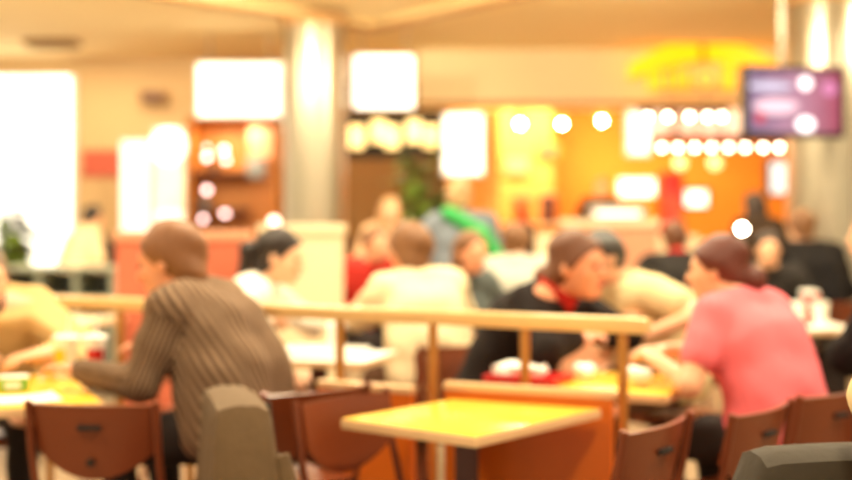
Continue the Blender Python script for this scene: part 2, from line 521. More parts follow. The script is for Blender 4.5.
    for (E, W, sg) in wrists:                     # hand: palm, four fingers, thumb
        f = nv(W - E); pn = np.array([0, 0, -1.0])
        if abs(f @ pn) > .8: pn = np.array([-sg, 0, 0.0])
        pn = nv(pn - f * (f @ pn)); lt = np.cross(f, pn) * 1.0
        if lt @ np.array([-sg, 0, 0]) < 0 and abs(lt[0]) > .2: lt = -lt      # thumb side points to the body's middle
        for j, (off, ln) in enumerate(((.030, .072), (.010, .080), (-.010, .074), (-.029, .058))):
            k0 = W + f * .085 * s + lt * off * s
            b.cap(W + lt * off * .55 * s, k0, .017 * s, .0125 * s, .012)
            d1 = nv(f + pn * .25); d2 = nv(f + pn * .9); d3 = nv(f * .5 + pn)
            p1 = k0 + d1 * ln * .45 * s; p2 = p1 + d2 * ln * .33 * s; p3 = p2 + d3 * ln * .26 * s
            b.cap(k0, p1, .0105 * s, .0095 * s, .005); b.cap(p1, p2, .0095 * s, .0088 * s, .004); b.cap(p2, p3, .0088 * s, .008 * s, .004)
        t0 = W + f * .022 * s + lt * .026 * s; t1 = t0 + nv(lt + f * .9 + pn * .25) * .042 * s; t2 = t1 + nv(lt * .35 + f + pn * .3) * .034 * s
        b.cap(t0, t1, .0145 * s, .0115 * s, .01); b.cap(t1, t2, .011 * s, .0095 * s, .005)
    for (hj, kn, an, toe) in legs:
        b.cap(hj, kn, .088 * g * s, .058 * s, .04); b.cap(kn, an, .056 * s, .038 * s, .03); b.cap(an + np.array([0, -.04, -.05]), toe, .032 * s, .03 * s, .02)
    put(b.mesh('body', vox), 'body', skin, root)
    # garment on the upper body
    tn, tcol, *tx = top
    infl = tx[0] if tx else .014
    t = SDF()
    for p in tors: add(t, p, infl)
    for (S_, E, W) in arms:
        if sleeve == 'long':
            t.cap(S_, E, .064 * s * (.5 + .5 * g) + infl * .6, .05 * s + infl * .7, .03); t.cap(E, E + (W - E) * .93, .05 * s + infl * .7, .036 * s + infl * .5, .025)
        else:
            t.cap(S_, S_ + (E - S_) * .55, .066 * s * (.5 + .5 * g) + infl * .6, .062 * s * (.5 + .5 * g) + infl * .4, .03)
    t.plane(nd, float(nd @ (neck + nd * (.035 if collar is None else .012) * s)))          # neckline
    t.plane((0, 0, -1), -(hz - (.1 if not stand else .16)))
    me = t.mesh(tn, vox, fold=.0035, seed=len(label))
    o = put(me, tn, tcol, root, 2)
    if rib:
        co = np.empty(len(me.vertices) * 3, np.float32); me.vertices.foreach_get('co', co); co = co.reshape(-1, 3).astype(float)
        ux = np.cross(up2, ex); mid = hip + (chest - hip) * .6; q = co - mid
        u = np.arctan2(q @ ex, -(q @ ux)) * .16; best = np.full(len(co), .085)
        for (S_, E, W) in arms:
            for a_, b_ in ((S_, E), (E, W)):
                ab = b_ - a_; tt = np.clip(((co - a_) @ ab) / (ab @ ab), 0, 1); q = co - (a_ + tt[:, None] * ab); d = np.linalg.norm(q, axis=1)
                e1 = nv(np.cross(ab, (.3, .2, 1))); e2 = nv(np.cross(ab, e1)); ang = np.arctan2(q @ e2, q @ e1) * .075
                ok = (d < best) & (tt > .12); u = np.where(ok, ang, u); best = np.where(ok, d, best)
        at = me.attributes.new('rib', 'FLOAT', 'POINT'); at.data.foreach_set('value', u.astype(np.float32))
    if collar:
        c = SDF(); c.cap(neck - .015 * s * up2, neck + nd * .028 * s, .098 * s, .084 * s, .01)
        c.plane(nd, float(nd @ (neck + nd * .05 * s))); c.plane(-nd, -float(nd @ (neck - nd * .05 * s)))
        put(c.mesh('collar', vox, .002), 'collar', collar, root, 2)
    # lower garment and shoes
    lw = SDF()
    ln_, lcol = low
    for sg in (-1, 1):
        p = tors[0 if sg < 0 else (5 if female else 4)]; add(lw, p, .006)
    for (hj, kn, an, toe) in legs:
        lw.cap(hj, kn, .094 * g * s, .068 * s, .03); lw.cap(kn, an + np.array([0, 0, .0]), .067 * s, .054 * s, .03)
    lw.plane(up1, float(up1 @ (hip + up1 * .10)))
    put(lw.mesh(ln_, max(vox, .011), .003), ln_, lcol, root, 2)
    for (hj, kn, an, toe) in legs:
        sh_ = SDF(); sh_.cap(an + np.array([0, -.035, -.045]), toe + np.array([0, .02, .003]), .042, .038, .02); sh_.plane((0, 0, -1), -.003)
        put(sh_.mesh('shoe', .011), 'shoe', cloth('shoe_leather', (40, 30, 26)), root, 2)
    # hair
    st, hk, hc = hair
    hm = hairmat(hk, hc); h = SDF()
    if st != 'bald':
        h.ell(HD((0, -.02, .03)), np.array((.091, .107, .097)) * hS, Rh, .02).ell(HD((0, -.06, -.04)), np.array((.07, .06, .07)) * hS, Rh, .03)
        n = Rh @ nv((0, .8, -.6)); h.plane(n, float(n @ HD((0, .078, .072))))
        put(h.mesh('hair', min(vox, .008), .006), 'hair', hm, root, 2)
        if st in ('pony', 'bun', 'long'):
            q = SDF()
            if st == 'pony': q.cap(HD((0, -.10, .02)), HD((0, -.15, -.01)), .032, .042, .02).cap(HD((0, -.15, -.01)), HD((0, -.15, -.14)), .044, .024, .02)
            if st == 'bun': q.cap(HD((0, -.095, -.03)), HD((0, -.135, -.05)), .04, .045, .02)
            if st == 'long':
                for sg in (-1, 1): q.cap(HD((sg * .06, -.05, .0)), HD((sg * .065, -.06, -.17)), .04, .035, .03)
                q.cap(HD((0, -.08, 0)), HD((0, -.09, -.18)), .05, .045, .04)
            nm = {'pony': 'ponytail', 'bun': 'hair_bun', 'long': 'long_hair'}[st]
            put(q.mesh(nm, min(vox, .009), .003), nm, hm, root, 2)
    if feat:
        for sg in (-1, 1):
            mb = MB(); c = HD((sg * .032, .083, .002)); mb.sphere(c, .0085 * hS, 12).build('eye', EYE, root)
        mb = MB(); mb.sphere((0, 0, 0), (.021 * hS, .006 * hS, .006 * hS), 12); o = mb.build('lips', LIP, root)
        o.location = Vector(HD((0, .098, -.061))); o.rotation_euler = Matrix(Rh.tolist()).to_euler()
    info = dict(neck=neck, chest=chest, sh=sh, hip=hip, up2=up2, headc=headc, HD=HD, ex=ex, waist=waist, arms=arms, Rh=Rh)
    return root, info



# ------------------------------------------------------------------ camera
cam = bpy.data.cameras.new('camera'); co = bpy.data.objects.new('camera', cam); COL.objects.link(co)
co.location = (0, 0, H); co.rotation_euler = (PI / 2, 0, 0)
cam.sensor_width = 36; cam.lens = F / 852 * 36; cam.shift_y = -(240 - HZ) / 852
cam.dof.use_dof = True; cam.dof.focus_distance = 2.1; cam.dof.aperture_fstop = 1.45
cam.clip_start = .05; cam.clip_end = 200
SC.camera = co

# ------------------------------------------------------------------ setting
CZ = 3.3
struct(MB().box((0, 9, -.05), (26, 24, .1)).build('floor', 'floor'))
# ceiling with a raised square field whose far corner points away
cv = (-.55, 12.0)
u1 = Vector((-1.55, -1.5)); u2 = Vector((1.21, -1.5))
q = [Vector(cv), Vector(cv) + u1 * 4.5, Vector(cv) + u1 * 4.5 + u2 * 4.5, Vector(cv) + u2 * 4.5]
bm = bmesh.new()
x0, x1, y0, y1 = -13, 13, -3, 21
o_ = [bm.verts.new(p) for p in ((x0, y0, CZ), (x1, y0, CZ), (x1, y1, CZ), (x0, y1, CZ))]
def ins(p): return (max(x0 + .1, min(x1 - .1, p.x)), max(y0 + .1, p.y))
# the ring around the field is split into four strips
i_ = [bm.verts.new((*ins(p), CZ)) for p in q]
t_ = [bm.verts.new((*ins(p), CZ + .06)) for p in q]
r_ = [bm.verts.new(v.co + Vector((0, 0, .5))) for v in o_]
# q: 0 far corner, 1 left, 2 near, 3 right ; outer: 0 near-left 1 near-right 2 far-right 3 far-left
for f in ((o_[3], o_[2], i_[0]), (o_[3], i_[0], i_[1]), (o_[3], i_[1], o_[0]), (o_[0], i_[1], i_[2]), (o_[0], i_[2], o_[1]),
          (o_[1], i_[2], i_[3]), (o_[1], i_[3], o_[2]), (o_[2], i_[3], i_[0])): bm.faces.new(f)
for k in range(4): bm.faces.new((i_[k], t_[k], t_[(k + 1) % 4], i_[(k + 1) % 4]))
bm.faces.new(t_)
for k in range(4): bm.faces.new((o_[k], r_[k], r_[(k + 1) % 4], o_[(k + 1) % 4]))
bm.faces.new(r_)
bmesh.ops.recalc_face_normals(bm, faces=bm.faces[:])
mbc = MB(); mbc.bm.free(); mbc.bm = bm
struct(mbc.build('ceiling', 'ceiling', smooth=False))
mb = MB()
for a, b in ((q[0], q[1]), (q[0], q[3])):
    d = (b - a); L = min(d.length, 6.5); d.normalize(); c = a + d * L / 2; mb.box((c.x, c.y, CZ - .015), (L, .07, .045), (0, 0, math.atan2(d.y, d.x)))
struct(mb.build('trim_1', 'ceiling_edge'))
# fascia above the shops
FY = 13.5
xa, xb = XX(418, FY), 7.2
zb = ZZ(107, FY)
struct(MB().box(((xa + xb) / 2, FY + .15, (zb + CZ) / 2), (xb - xa, .3, CZ - zb)).build('wall_fascia', 'plaster'))
struct(MB().box(((xa + xb) / 2, FY - .012, zb + .03), (xb - xa, .03, .06)).build('trim_2', 'ceiling_edge'))
# left back wall with the shop window
LY = 14.2
wx = XX(77, LY); wz = ZZ(75, LY)
struct(MB().box((-9.4, LY + .1, (CZ + wz) / 2), (2 * (9.4 + wx), .2, CZ - wz)).box(((wx + XX(196, LY)) / 2, LY + .1, CZ / 2), (XX(196, LY) - wx, .2, CZ)).build('wall_left', 'plaster_tan'))
struct(MB().box(((wx + XX(130, LY)) / 2, LY - .015, (ZZ(150, LY) + ZZ(177, LY)) / 2), (XX(124, LY) - wx - .06, .03, ZZ(150, LY) - ZZ(177, LY))).build('trim_3', 'redband'))
w = struct(MB().box(((wx - 7.6) / 2, LY + .12, wz / 2 + .2), (abs(wx + 7.6), .05, wz - .4)).build('window_1', 'window_glow'))
wf = MB()
for x in (wx - .04, wx - 1.35, wx - 2.7): wf.box((x, LY + .03, wz / 2), (.06, .1, wz))
wf.box(((wx - 7.6) / 2, LY + .03, .2), (abs(wx + 7.6), .12, .4))
struct(wf.build('window_frame', 'white', smooth=False))
# the back of the shops
BY = 16.5
struct(MB().box((-1.2, BY + .1, CZ / 2), (4.6, .2, CZ)).build('wall_back', 'brownwall'))
struct(MB().box((XX(500, 15.9), 15.9, CZ / 2), (XX(552, 15.9) - XX(448, 15.9), .2, CZ)).build('wall_yellow', 'yellow_wall'))
struct(MB().box((4.6, BY + .1, CZ / 2), (7.4, .2, CZ)).build('wall_orange', 'orange_wall'))
struct(MB().box((XX(488, 14.9), 14.9, zb / 2), (.16, 1.9, zb)).build('wall_divider', 'yellow_wall'))
struct(MB().box((8.3, 12, CZ / 2), (.2, 9, CZ)).build('wall_right', 'plaster'))

# ------------------------------------------------------------------ columns
def column(px0, px1, d, label):
    r = (XX(px1, d) - XX(px0, d)) / 2; x = (XX(px0, d) + XX(px1, d)) / 2
    t = thing('column', label, 'column', (x, d, 0), 0)
    MB().lathe([(0, 0), (r + .04, 0), (r + .04, .12), (r + .02, .13), (0, .13)], n=48).build('base', 'steel', t)
    MB().lathe([(0, .13), (r, .13), (r, CZ - .1), (0, CZ - .1)], n=48).build('shaft', 'column_metal', t)
    MB().lathe([(0, CZ - .1), (r + .03, CZ - .1), (r + .03, CZ - .001), (0, CZ - .001)], n=48).build('collar', 'ceiling_edge', t)
column(284, 346, 11.5, 'round metal clad column between the two white lightbox signs')
column(788, 880, 10.4, 'round metal clad column behind the hanging screen')

# ------------------------------------------------------------------ signs and shop fronts
def lightbox(name, label, cat, px0, py0, px1, py1, d, m, depth=.14, frame='white', rz=0, hang=True, group=None):
    w = XX(px1, d) - XX(px0, d); h = ZZ(py0, d) - ZZ(py1, d)
    t = thing(name, label, cat, ((XX(px0, d) + XX(px1, d)) / 2, d, ZZ(py1, d)), rz, group)
    e = .025
    mb = MB()
    mb.box((0, 0, e / 2), (w, depth, e)); mb.box((0, 0, h - e / 2), (w, depth, e))
    mb.box((-w / 2 + e / 2, 0, h / 2), (e, depth, h - 2 * e)); mb.box((w / 2 - e / 2, 0, h / 2), (e, depth, h - 2 * e)); mb.box((0, depth / 2 - .01, h / 2), (w - 2 * e, .02, h - 2 * e))
    mb.build('frame', frame, t, smooth=False)
    MB().box((0, -depth / 2 + .02, h / 2), (w - 2 * e, .02, h - 2 * e)).build('lit_panel', m, t)
    if hang:
        top = CZ - ZZ(py0, d) + h
        for sx in (-.35, .35):
            if CZ > ZZ(py0, d): MB().tube([(sx * w, 0, h), (sx * w, 0, top)], .008).build('hanger', 'steel', t)
    return t
lightbox('lightbox_sign', 'wide blank white lightbox sign above the brown display case', 'sign', 197, 63, 282, 118, 12.4, 'sign_white')
lightbox('lightbox_sign', 'squarish blank white lightbox sign right of the left column', 'sign', 352, 54, 416, 111, 12.0, 'sign_white', frame='ceiling_edge')
lightbox('lightbox_sign', 'tall narrow white lit panel left of the yellow shop front', 'sign', 442, 113, 484, 176, 13.2, 'sign_white', hang=False)
# tall lit panels on the left
for (a, lab, m, py0) in (((122, 150), 'tall narrow white lit display panel beside the red wall band', 'panel_glow', 140), ((154, 186), 'warm lit poster panel between the white panel and brown case', 'panel_warm', 128)):
    d = 12.6; w = XX(a[1], d) - XX(a[0], d)
    t = thing('standing_lightbox', lab, 'lightbox', (XX(sum(a) / 2, d), d, 0), 0)
    h = ZZ(py0, d)
    MB().box((0, 0, .05), (w, .3, .1)).build('base', 'steel', t)
    MB().box((0, 0, h / 2 + .05), (w, .1, h - .1)).build('frame', 'white', t)
    MB().box((0, -.06, h / 2 + .1), (w - .03, .02, h - .25)).build('lit_panel', m, t)
    if m == 'panel_warm':
        MB().lathe([(0, 0), (.19, 0), (.17, .05), (0, .06)], (0, -.06, h - .19), rot=(PI / 2, 0, 0)).build('round_lamp', 'sign_white', t)
        MB().box((0, -.075, h - 1.0), (w - .05, .015, .22)).build('lower_light', 'panel_glow', t)
# brown display case with puck lights
d = 12.7; xa, xb = XX(190, d), XX(278, d); w = xb - xa; zt = ZZ(119, d)
t = thing('display_case', 'tall brown wooden display case under the wide white sign', 'display case', ((xa + xb) / 2, d, 0))
mb = MB(); mb.box((0, .3, zt / 2), (w, .04, zt)); mb.box((-w / 2 + .02, .05, zt / 2), (.04, .5, zt)); mb.box((w / 2 - .02, .05, zt / 2), (.04, .5, zt)); mb.box((0, .05, zt - .02), (w, .5, .04)); mb.box((0, .05, .3), (w, .5, .6))
mb.build('cabinet', 'brown_case', t, smooth=False)
for z in (1.08, 1.45, 1.85): MB().box((-.16, .06, z), (w * .62, .4, .03)).build('shelf', 'dark_laminate', t)
MB().box((w / 2 - .25, .12, ZZ(168, d)), (.2, .1, .22), bev=.01).build('price_panel', 'bluegrey_box', t)
MB().box((w / 2 - .2, .1, ZZ(140, d)), (.26, .04, .4)).build('menu_card', 'salmon_cap', t)
for (px, py, r) in ((207, 157, .034), (224, 150, .034), (226, 160, .03), (207, 190, .034), (225, 213, .036), (203, 219, .03), (207, 148, .02)):
    MB().sphere((XX(px, d - .1) - (xa + xb) / 2, -.1, ZZ(py, d - .1)), r, 12).build('puck_light', 'bulb_soft', t)
for (px, py, hh, m) in ((215, 205, .2, 'dark'), (203, 178, .16, 'bluegrey_box'), (212, 160, .14, 'dark')):
    MB().lathe([(0, 0), (.05, 0), (.055, hh * .5), (.02, hh * .75), (.02, hh), (0, hh)], (XX(px, d) - (xa + xb) / 2, .1, [1.095, 1.465, 1.865][0 if py > 200 else 1 if py > 170 else 2])).build('bottle', m, t)

# dark kiosk with a row of menu lights
d = 14.0; xa, xb = XX(347, d), XX(441, d); w = xb - xa
t = thing('menu_board', 'dark menu board with a row of glowing yellow panels', 'menu board', ((xa + xb) / 2, d, ZZ(158, d)))
hh = ZZ(112, d) - ZZ(158, d)
MB().box((0, .05, hh / 2), (w, .1, hh)).build('board', 'dark', t)
for k, px in enumerate((357, 379, 392, 414, 431)):
    MB().box((XX(px, d) - (xa + xb) / 2, -.02, hh * (.5 + (.08 if k % 2 else -.04))), (.17, .04, .26), bev=.01).build('lit_panel', 'menu_light', t)
for sx in (-.4, .4): MB().tube([(sx * w, .05, hh), (sx * w, .05, CZ - ZZ(158, d))], .012).build('hanger', 'steel', t)
d = 14.6
t = thing('shop_counter', 'dark wooden shop counter below the glowing menu panels', 'counter', (XX(395, d), d, 0))
MB().box((0, 0, .52), (1.3, .6, 1.04)).build('body', 'brownwall', t); MB().box((0, 0, 1.06), (1.38, .68, .04), bev=.008).build('worktop', 'dark_laminate', t)
for k in range(3): MB().box((-.43 + .43 * k, -.31, .52), (.36, .02, .8), bev=.005).build('front_panel', 'dark_laminate', t)

def plant(x, y, h, label, n, spread, z0=0):
    t = thing('potted_plant', label, 'plant', (x, y, z0))
    MB().lathe([(0, 0), (.13, 0), (.17, .3), (.185, .32), (.165, .32), (.15, .28), (0, .28)]).build('pot', 'pot', t)
    rnd = random.Random(int(x * 100)); st = MB(); lf = MB()
    for k in range(n // 7):
        a = rnd.random() * 2 * PI; r = spread * (.1 + .45 * rnd.random()); top = Vector((r * math.cos(a), r * math.sin(a), h * (.6 + .38 * rnd.random())))
        pts = [Vector((0.05 * math.cos(a), .05 * math.sin(a), .27)), Vector((top.x * .4, top.y * .4, .27 + (top.z - .27) * .5)), top]
        st.tube(pts, [.012, .01, .005], 6)
        for j in range(7):
            f = .35 + .65 * (j + rnd.random()) / 7; p = pts[0].lerp(pts[1], f * 2) if f < .5 else pts[1].lerp(pts[2], f * 2 - 1)
            b_ = rnd.random() * 2 * PI; L = .16 + .12 * rnd.random(); dirv = Vector((math.cos(b_), math.sin(b_), .3 - .7 * rnd.random())).normalized()
            sdv = dirv.cross(Vector((0, 0, 1))).normalized()
            lf.sheet(lambda u, v: p + dirv * L * u + sdv * (v - .5) * .12 * math.sin(PI * (.06 + .9 * u)) + Vector((0, 0, -.06 * u * u)), 4, 2, .003)
    st.build('stem', 'stem', t); lf.build('foliage', 'leaf', t)
plant(XX(420, 11.2), 11.2, 2.15, 'tall leafy potted plant left of the tall white lit panel', 210, .42)
plant(XX(8, 11), 11, 1.62, 'leafy potted plant in front of the bright left window', 230, .36)

# yellow shop: hanging lamps, counter, appliances
for (px, lab) in ((520, 'leftmost of three round hanging lamps in the yellow shop'), (562, 'middle of three round hanging lamps in the yellow shop'), (602, 'rightmost of three round hanging lamps in the yellow shop')):
    d = 14.0; z = ZZ(124 if px < 600 else 121, d)
    t = thing('pendant_lamp', lab, 'lamp', (XX(px, d), d, z), 0, 'hanging lamps in the yellow shop')
    MB().sphere((0, 0, 0), .03, 16).build('bulb', 'bulb', t)
    MB().lathe([(.02, .13), (.075, .03), (.08, .03), (.025, .14), (.02, .13)], n=24).build('lamp_shade', 'yellow', t)
    MB().tube([(0, 0, .13), (0, 0, CZ - z)], .006, 8).build('cord', 'black_plastic', t)
d = 14.2; xa, xb = XX(504, d), XX(800, d)
t = thing('shop_counter', 'long cream service counter across the yellow shop front', 'counter', ((xa + xb) / 2, d, 0)); w = xb - xa
MB().box((0, 0, .53), (w, .6, 1.06)).build('body', 'cream', t); MB().box((0, -.02, 1.08), (w + .06, .72, .04), bev=.008).build('worktop', 'white', t)
for k in range(6): MB().box((-w / 2 + (k + .5) * w / 6, -.31, .5), (w / 6 - .04, .02, .85), bev=.004).build('front_panel', 'salmon_cap', t)
def case(px0, px1, py0, label, m, name='food_warmer', d=14.15):
    w = XX(px1, d) - XX(px0, d); z0 = 1.10; h = ZZ(py0, d) - z0
    t = thing(name, label, 'food warmer', ((XX(px0, d) + XX(px1, d)) / 2, d, z0))
    MB().box((0, 0, .03), (w, .4, .06), bev=.01).build('base', 'steel', t)
    MB().box((0, .17, h / 2), (w - .02, .03, h - .06)).build('back_panel', 'steel', t)
    for sx in (-1, 1): MB().box((sx * (w / 2 - .015), 0, h / 2), (.03, .36, h - .1)).build('side_panel', 'steel', t)
    MB().box((0, 0, h - .03), (w, .4, .06), bev=.01).build('hood', 'white', t)
    MB().box((0, -.03, h - .09), (w - .08, .22, .05)).build('lit_panel', m, t)
case(590, 642, 206, 'low lit glass food warmer on the cream counter', 'sign_white')
def heatsign(px0, px1, py0, py1, label, m, frame, d=15.4):
    lightbox('lit_menu_sign', label, 'menu sign', px0, py0, px1, py1, d, m, depth=.1, frame=frame, hang=False)
heatsign(616, 656, 177, 198, 'wide glowing white sign behind the yellow shop counter', 'sign_white', 'yellow')
heatsign(683, 708, 189, 208, 'small glowing white screen right of the red cabinet', 'sign_white', 'dark')
d = 15.2
t = thing('drinks_cabinet', 'narrow red drinks cabinet behind the yellow shop counter', 'cabinet', (XX(673, d), d, 0))
hh = ZZ(172, d); MB().box((0, .2, hh / 2), (.24, .5, hh), bev=.01).build('body', 'red', t); MB().box((0, -.06, hh * .6), (.18, .02, hh * .5)).build('door', 'redband', t); MB().tube([(.08, -.09, .8), (.08, -.09, 1.4)], .01).build('handle', 'steel', t)
for (px, wd, h, m, lab) in ((522, .24, .34, 'orange_laminate', 'squat orange brown box on the back shelf beside the darker one'), (548, .2, .36, 'dark_laminate', 'dark brown box on the back shelf of the yellow shop')):
    d = 15.5; t = thing('storage_box', lab, 'box', (XX(px, d), d, ZZ(222, d) - .02))
    MB().box((0, 0, h / 2), (wd, .24, h), bev=.008).build('body', m, t); MB().box((0, 0, h + .015), (wd + .02, .26, .03), bev=.006).build('lid', 'salmon_cap', t)
t = thing('back_shelf', 'pale back shelf unit carrying two boxes in the yellow shop', 'shelf', (XX(536, 15.5), 15.5, 0))
zs = ZZ(222, 15.5) - .02
MB().box((0, 0, zs - .02), (1.1, .36, .04)).build('shelf_board', 'cream', t)
for sx in (-.53, .53): MB().box((sx, 0, (zs - .04) / 2), (.04, .34, zs - .04)).build('side_panel', 'cream', t)
MB().box((0, .16, (zs - .04) / 2), (1.02, .02, zs - .04)).build('back_panel', 'yellow', t)
for (px, py, w_, h_, m, lab) in ((517, 165, .36, .26, 'salmon_cap', 'pale poster on the yellow shop wall above the boxes'), (548, 150, .3, .2, 'salmon', 'small reddish poster on the yellow wall under the lamps')):
    t = thing('wall_poster', lab, 'poster', (XX(px, 15.7), 15.76, ZZ(py, 15.7))); MB().box((0, 0, 0), (w_, .02, h_)).build('board', 'yellow', t); MB().box((0, -.015, 0), (w_ - .04, .01, h_ - .04)).build('print', m, t)
# big backlit menu at the right with lamps
d = 13.9; xa, xb = XX(624, d), XX(748, d); w = xb - xa; zt, zb2 = ZZ(104, d), ZZ(136, d)
t = thing('backlit_menu', 'long pinkish backlit menu board below the roof shaped sign', 'menu board', ((xa + xb) / 2, d, zb2)); hh = zt - zb2
MB().box((0, .04, hh / 2), (w, .08, hh)).build('frame', 'red', t)
for k in range(5): MB().box((-w / 2 + (k + .5) * w / 5, -.01, hh / 2), (w / 5 - .04, .03, hh - .05)).build('lit_panel', 'menu_pink', t)
for sx in (-.4, .4): MB().tube([(sx * w, .05, hh), (sx * w, .05, CZ - zb2)], .012).build('hanger', 'steel', t)
lightbox('lightbox_sign', 'small upright white lit panel at the left end of the pink menu', 'sign', 626, 112, 650, 156, 13.6, 'sign_white', hang=False)
d = 13.5
bar_lamps = []
for row, (xs, py, r) in enumerate((((648, 668, 690, 708, 722), 117, .055), ((664, 680, 697, 714, 731, 748, 766, 782), 147, .05))):
    z = ZZ(py, 13.4); by = 13.4 + .1 * row
    t = thing('lamp_bar', ['upper black bar of bright spotlights in front of the pink menu', 'lower black bar of bright spotlights under the pink menu'][row], 'light bar', (XX(715, 13.4), by, z))
    xs_ = [XX(p, 13.4) - XX(715, 13.4) for p in xs]
    MB().box(((xs_[0] + xs_[-1]) / 2, .1, .1), (xs_[-1] - xs_[0] + .2, .05, .05), bev=.006).build('bar', 'black_plastic', t)
    for k, x in enumerate(xs_):
        hd = MB().lathe([(r * 1.1, 0), (r * 1.2, .02), (r * .9, .12), (0, .13), (0, .11), (r * .85, .1), (r * 1.05, .02), (r * 1.1, 0)], (x, 0, 0), rot=(-PI / 2, 0, 0)).build('lamp_head', 'black_plastic', t)
        MB().sphere((x, .01, 0), (r * .5, .02, r * .5), 14).build('bulb', 'spot', hd)
    for k in (1, -2): MB().tube([(xs_[k], .1, .1), (xs_[k], .1, CZ - z)], .012).build('hanger', 'steel', t)
for px, lab in ((680, 'left of two small yellow globe lamps under the spotlights'), (715, 'right of two small yellow globe lamps under the spotlights')):
    z = ZZ(163, 13.72); t = thing('pendant_lamp', lab, 'lamp', (XX(px, 13.72), 13.72, z), 0, 'yellow globe lamps')
    MB().sphere((0, 0, 0), .07, 16).build('globe', 'menu_light', t); MB().tube([(0, 0, .06), (0, 0, CZ - z)], .006, 8).build('cord', 'black_plastic', t)
# roof shaped yellow sign
d = 13.2
t = thing('roof_sign', 'glowing yellow roof shaped sign with yellow letters under it', 'sign', (XX(703, d), d, 0))
def slab(pts, y0, y1):
    m_ = MB(); bm = m_.bm
    A = [bm.verts.new((x, y0, z)) for x, z in pts]; B = [bm.verts.new((x, y1, z)) for x, z in pts]; n = len(pts)
    bm.faces.new(A); bm.faces.new(B[::-1])
    for i in range(n): bm.faces.new((A[i], B[i], B[(i + 1) % n], A[(i + 1) % n]))
    bmesh.ops.recalc_face_normals(bm, faces=bm.faces[:]); return m_
def LX(px): return XX(px, d) - XX(703, d)
lw = [(699, 38), (680, 41), (655, 50), (629, 64), (629, 79), (656, 70), (680, 63), (699, 60)]
rw = [(705, 38), (725, 41), (752, 50), (777, 63), (777, 77), (752, 69), (726, 62), (705, 59)]
slab([(LX(x), ZZ(y, d)) for x, y in lw], -.05, .05).build('left_roof_slope', 'sign_yellow', t, smooth=False)
slab([(LX(x), ZZ(y, d)) for x, y in rw], -.05, .05).build('right_roof_slope', 'sign_yellow', t, smooth=False)
slab([(LX(x), ZZ(y, d)) for x, y in [(699, 38), (705, 38), (705, 59), (699, 59)]], -.04, .04).build('ridge', 'sign_orange', t, smooth=False)
for (x0_, x1_, y0_, y1_, m) in ((648, 653, 68, 90, 'sign_yellow'), (656, 661, 72, 90, 'sign_yellow'), (667, 671, 72, 88, 'sign_yellow'), (675, 679, 68, 88, 'sign_yellow'), (684, 689, 72, 88, 'sign_yellow'), (723, 734, 64, 89, 'sign_yellow')):
    slab([(LX(x0_), ZZ(y0_, d)), (LX(x1_), ZZ(y0_, d)), (LX(x1_), ZZ(y1_, d)), (LX(x0_), ZZ(y1_, d))], -.03, .03).build('letter', m, t, smooth=False)
MB().lathe([(.05, -.02), (.09, -.02), (.09, .02), (.05, .02), (.05, -.02)], (LX(706), 0, ZZ(79, d)), rot=(PI / 2, 0, 0)).build('letter', 'sign_yellow_pale', t)
MB().box((LX(703), .02, ZZ(91, d)), (LX(740) - LX(645), .03, .02)).build('letter_rail', 'ceiling_edge', t)
for px in (660, 745):
    MB().tube([(LX(px), .02, ZZ(60, d)), (LX(px), .02, CZ)], .01).build('hanger', 'steel', t)
    MB().tube([(LX(px) * .7, .03, ZZ(91, d)), (LX(px) * .7, .03, ZZ(52, d))], .008).build('hanger', 'steel', t)
# hanging screen
d = 9.3
t = thing('wall_screen', 'flat screen with a purple picture hanging in front of the column', 'television', (XX(793, d), d, ZZ(102, d)), math.radians(9))
w, h = .84, .56
mb = MB(); e = .035
mb.box((0, 0, h / 2 - e / 2), (w, .07, e)); mb.box((0, 0, -h / 2 + e / 2), (w, .07, e)); mb.box((-w / 2 + e / 2, 0, 0), (e, .07, h)); mb.box((w / 2 - e / 2, 0, 0), (e, .07, h)); mb.box((0, .03, 0), (w - .01, .03, h - .01))
mb.build('bezel', 'black_plastic', t, smooth=False)
MB().box((0, -.015, 0), (w - 2 * e, .02, h - 2 * e)).build('screen', 'tv_picture', t)
MB().tube([(0, .05, .1), (0, .2, .1), (0, .2, CZ - ZZ(102, d) - .001)], .025).build('mount_pole', 'steel', t)
MB().box((0, .06, .05), (.2, .04, .25)).build('mount_plate', 'steel', t)
d = 12.2
lightbox('information_screen', 'small pale blue screen glowing left of the right column', 'screen', 766, 160, 788, 196, d, 'screen_blue', frame='dark', hang=False)
# small standing lamp between the shops
d = 8.5; z = ZZ(229, d)
t = thing('round_glow', 'small bright round lamp above the pink shirted woman', 'lamp', (XX(742, d), d, 0))
MB().sphere((0, 0, z), .028, 16).build('bulb', 'bulb_white', t); MB().tube([(0, 0, .02), (0, 0, z - .04)], .015).build('pole', 'steel', t); MB().lathe([(0, 0), (.14, 0), (.14, .015), (.02, .03), (0, .03)]).build('base', 'steel', t)
d = 9.0; z = ZZ(222, d)  # glowing ball and stand put in for a pinkish highlight
t = thing('round_glow', 'small pinkish glowing ball on a stand, added for a highlight above cream partition', 'lamp', (XX(274, d), d, 0))
MB().sphere((0, 0, z), .04, 16).build('bulb', 'highlight_pink', t); MB().tube([(0, 0, .02), (0, 0, z - .04)], .012).build('pole', 'steel', t); MB().lathe([(0, 0), (.12, 0), (.12, .015), (.02, .03), (0, .03)]).build('base', 'steel', t)
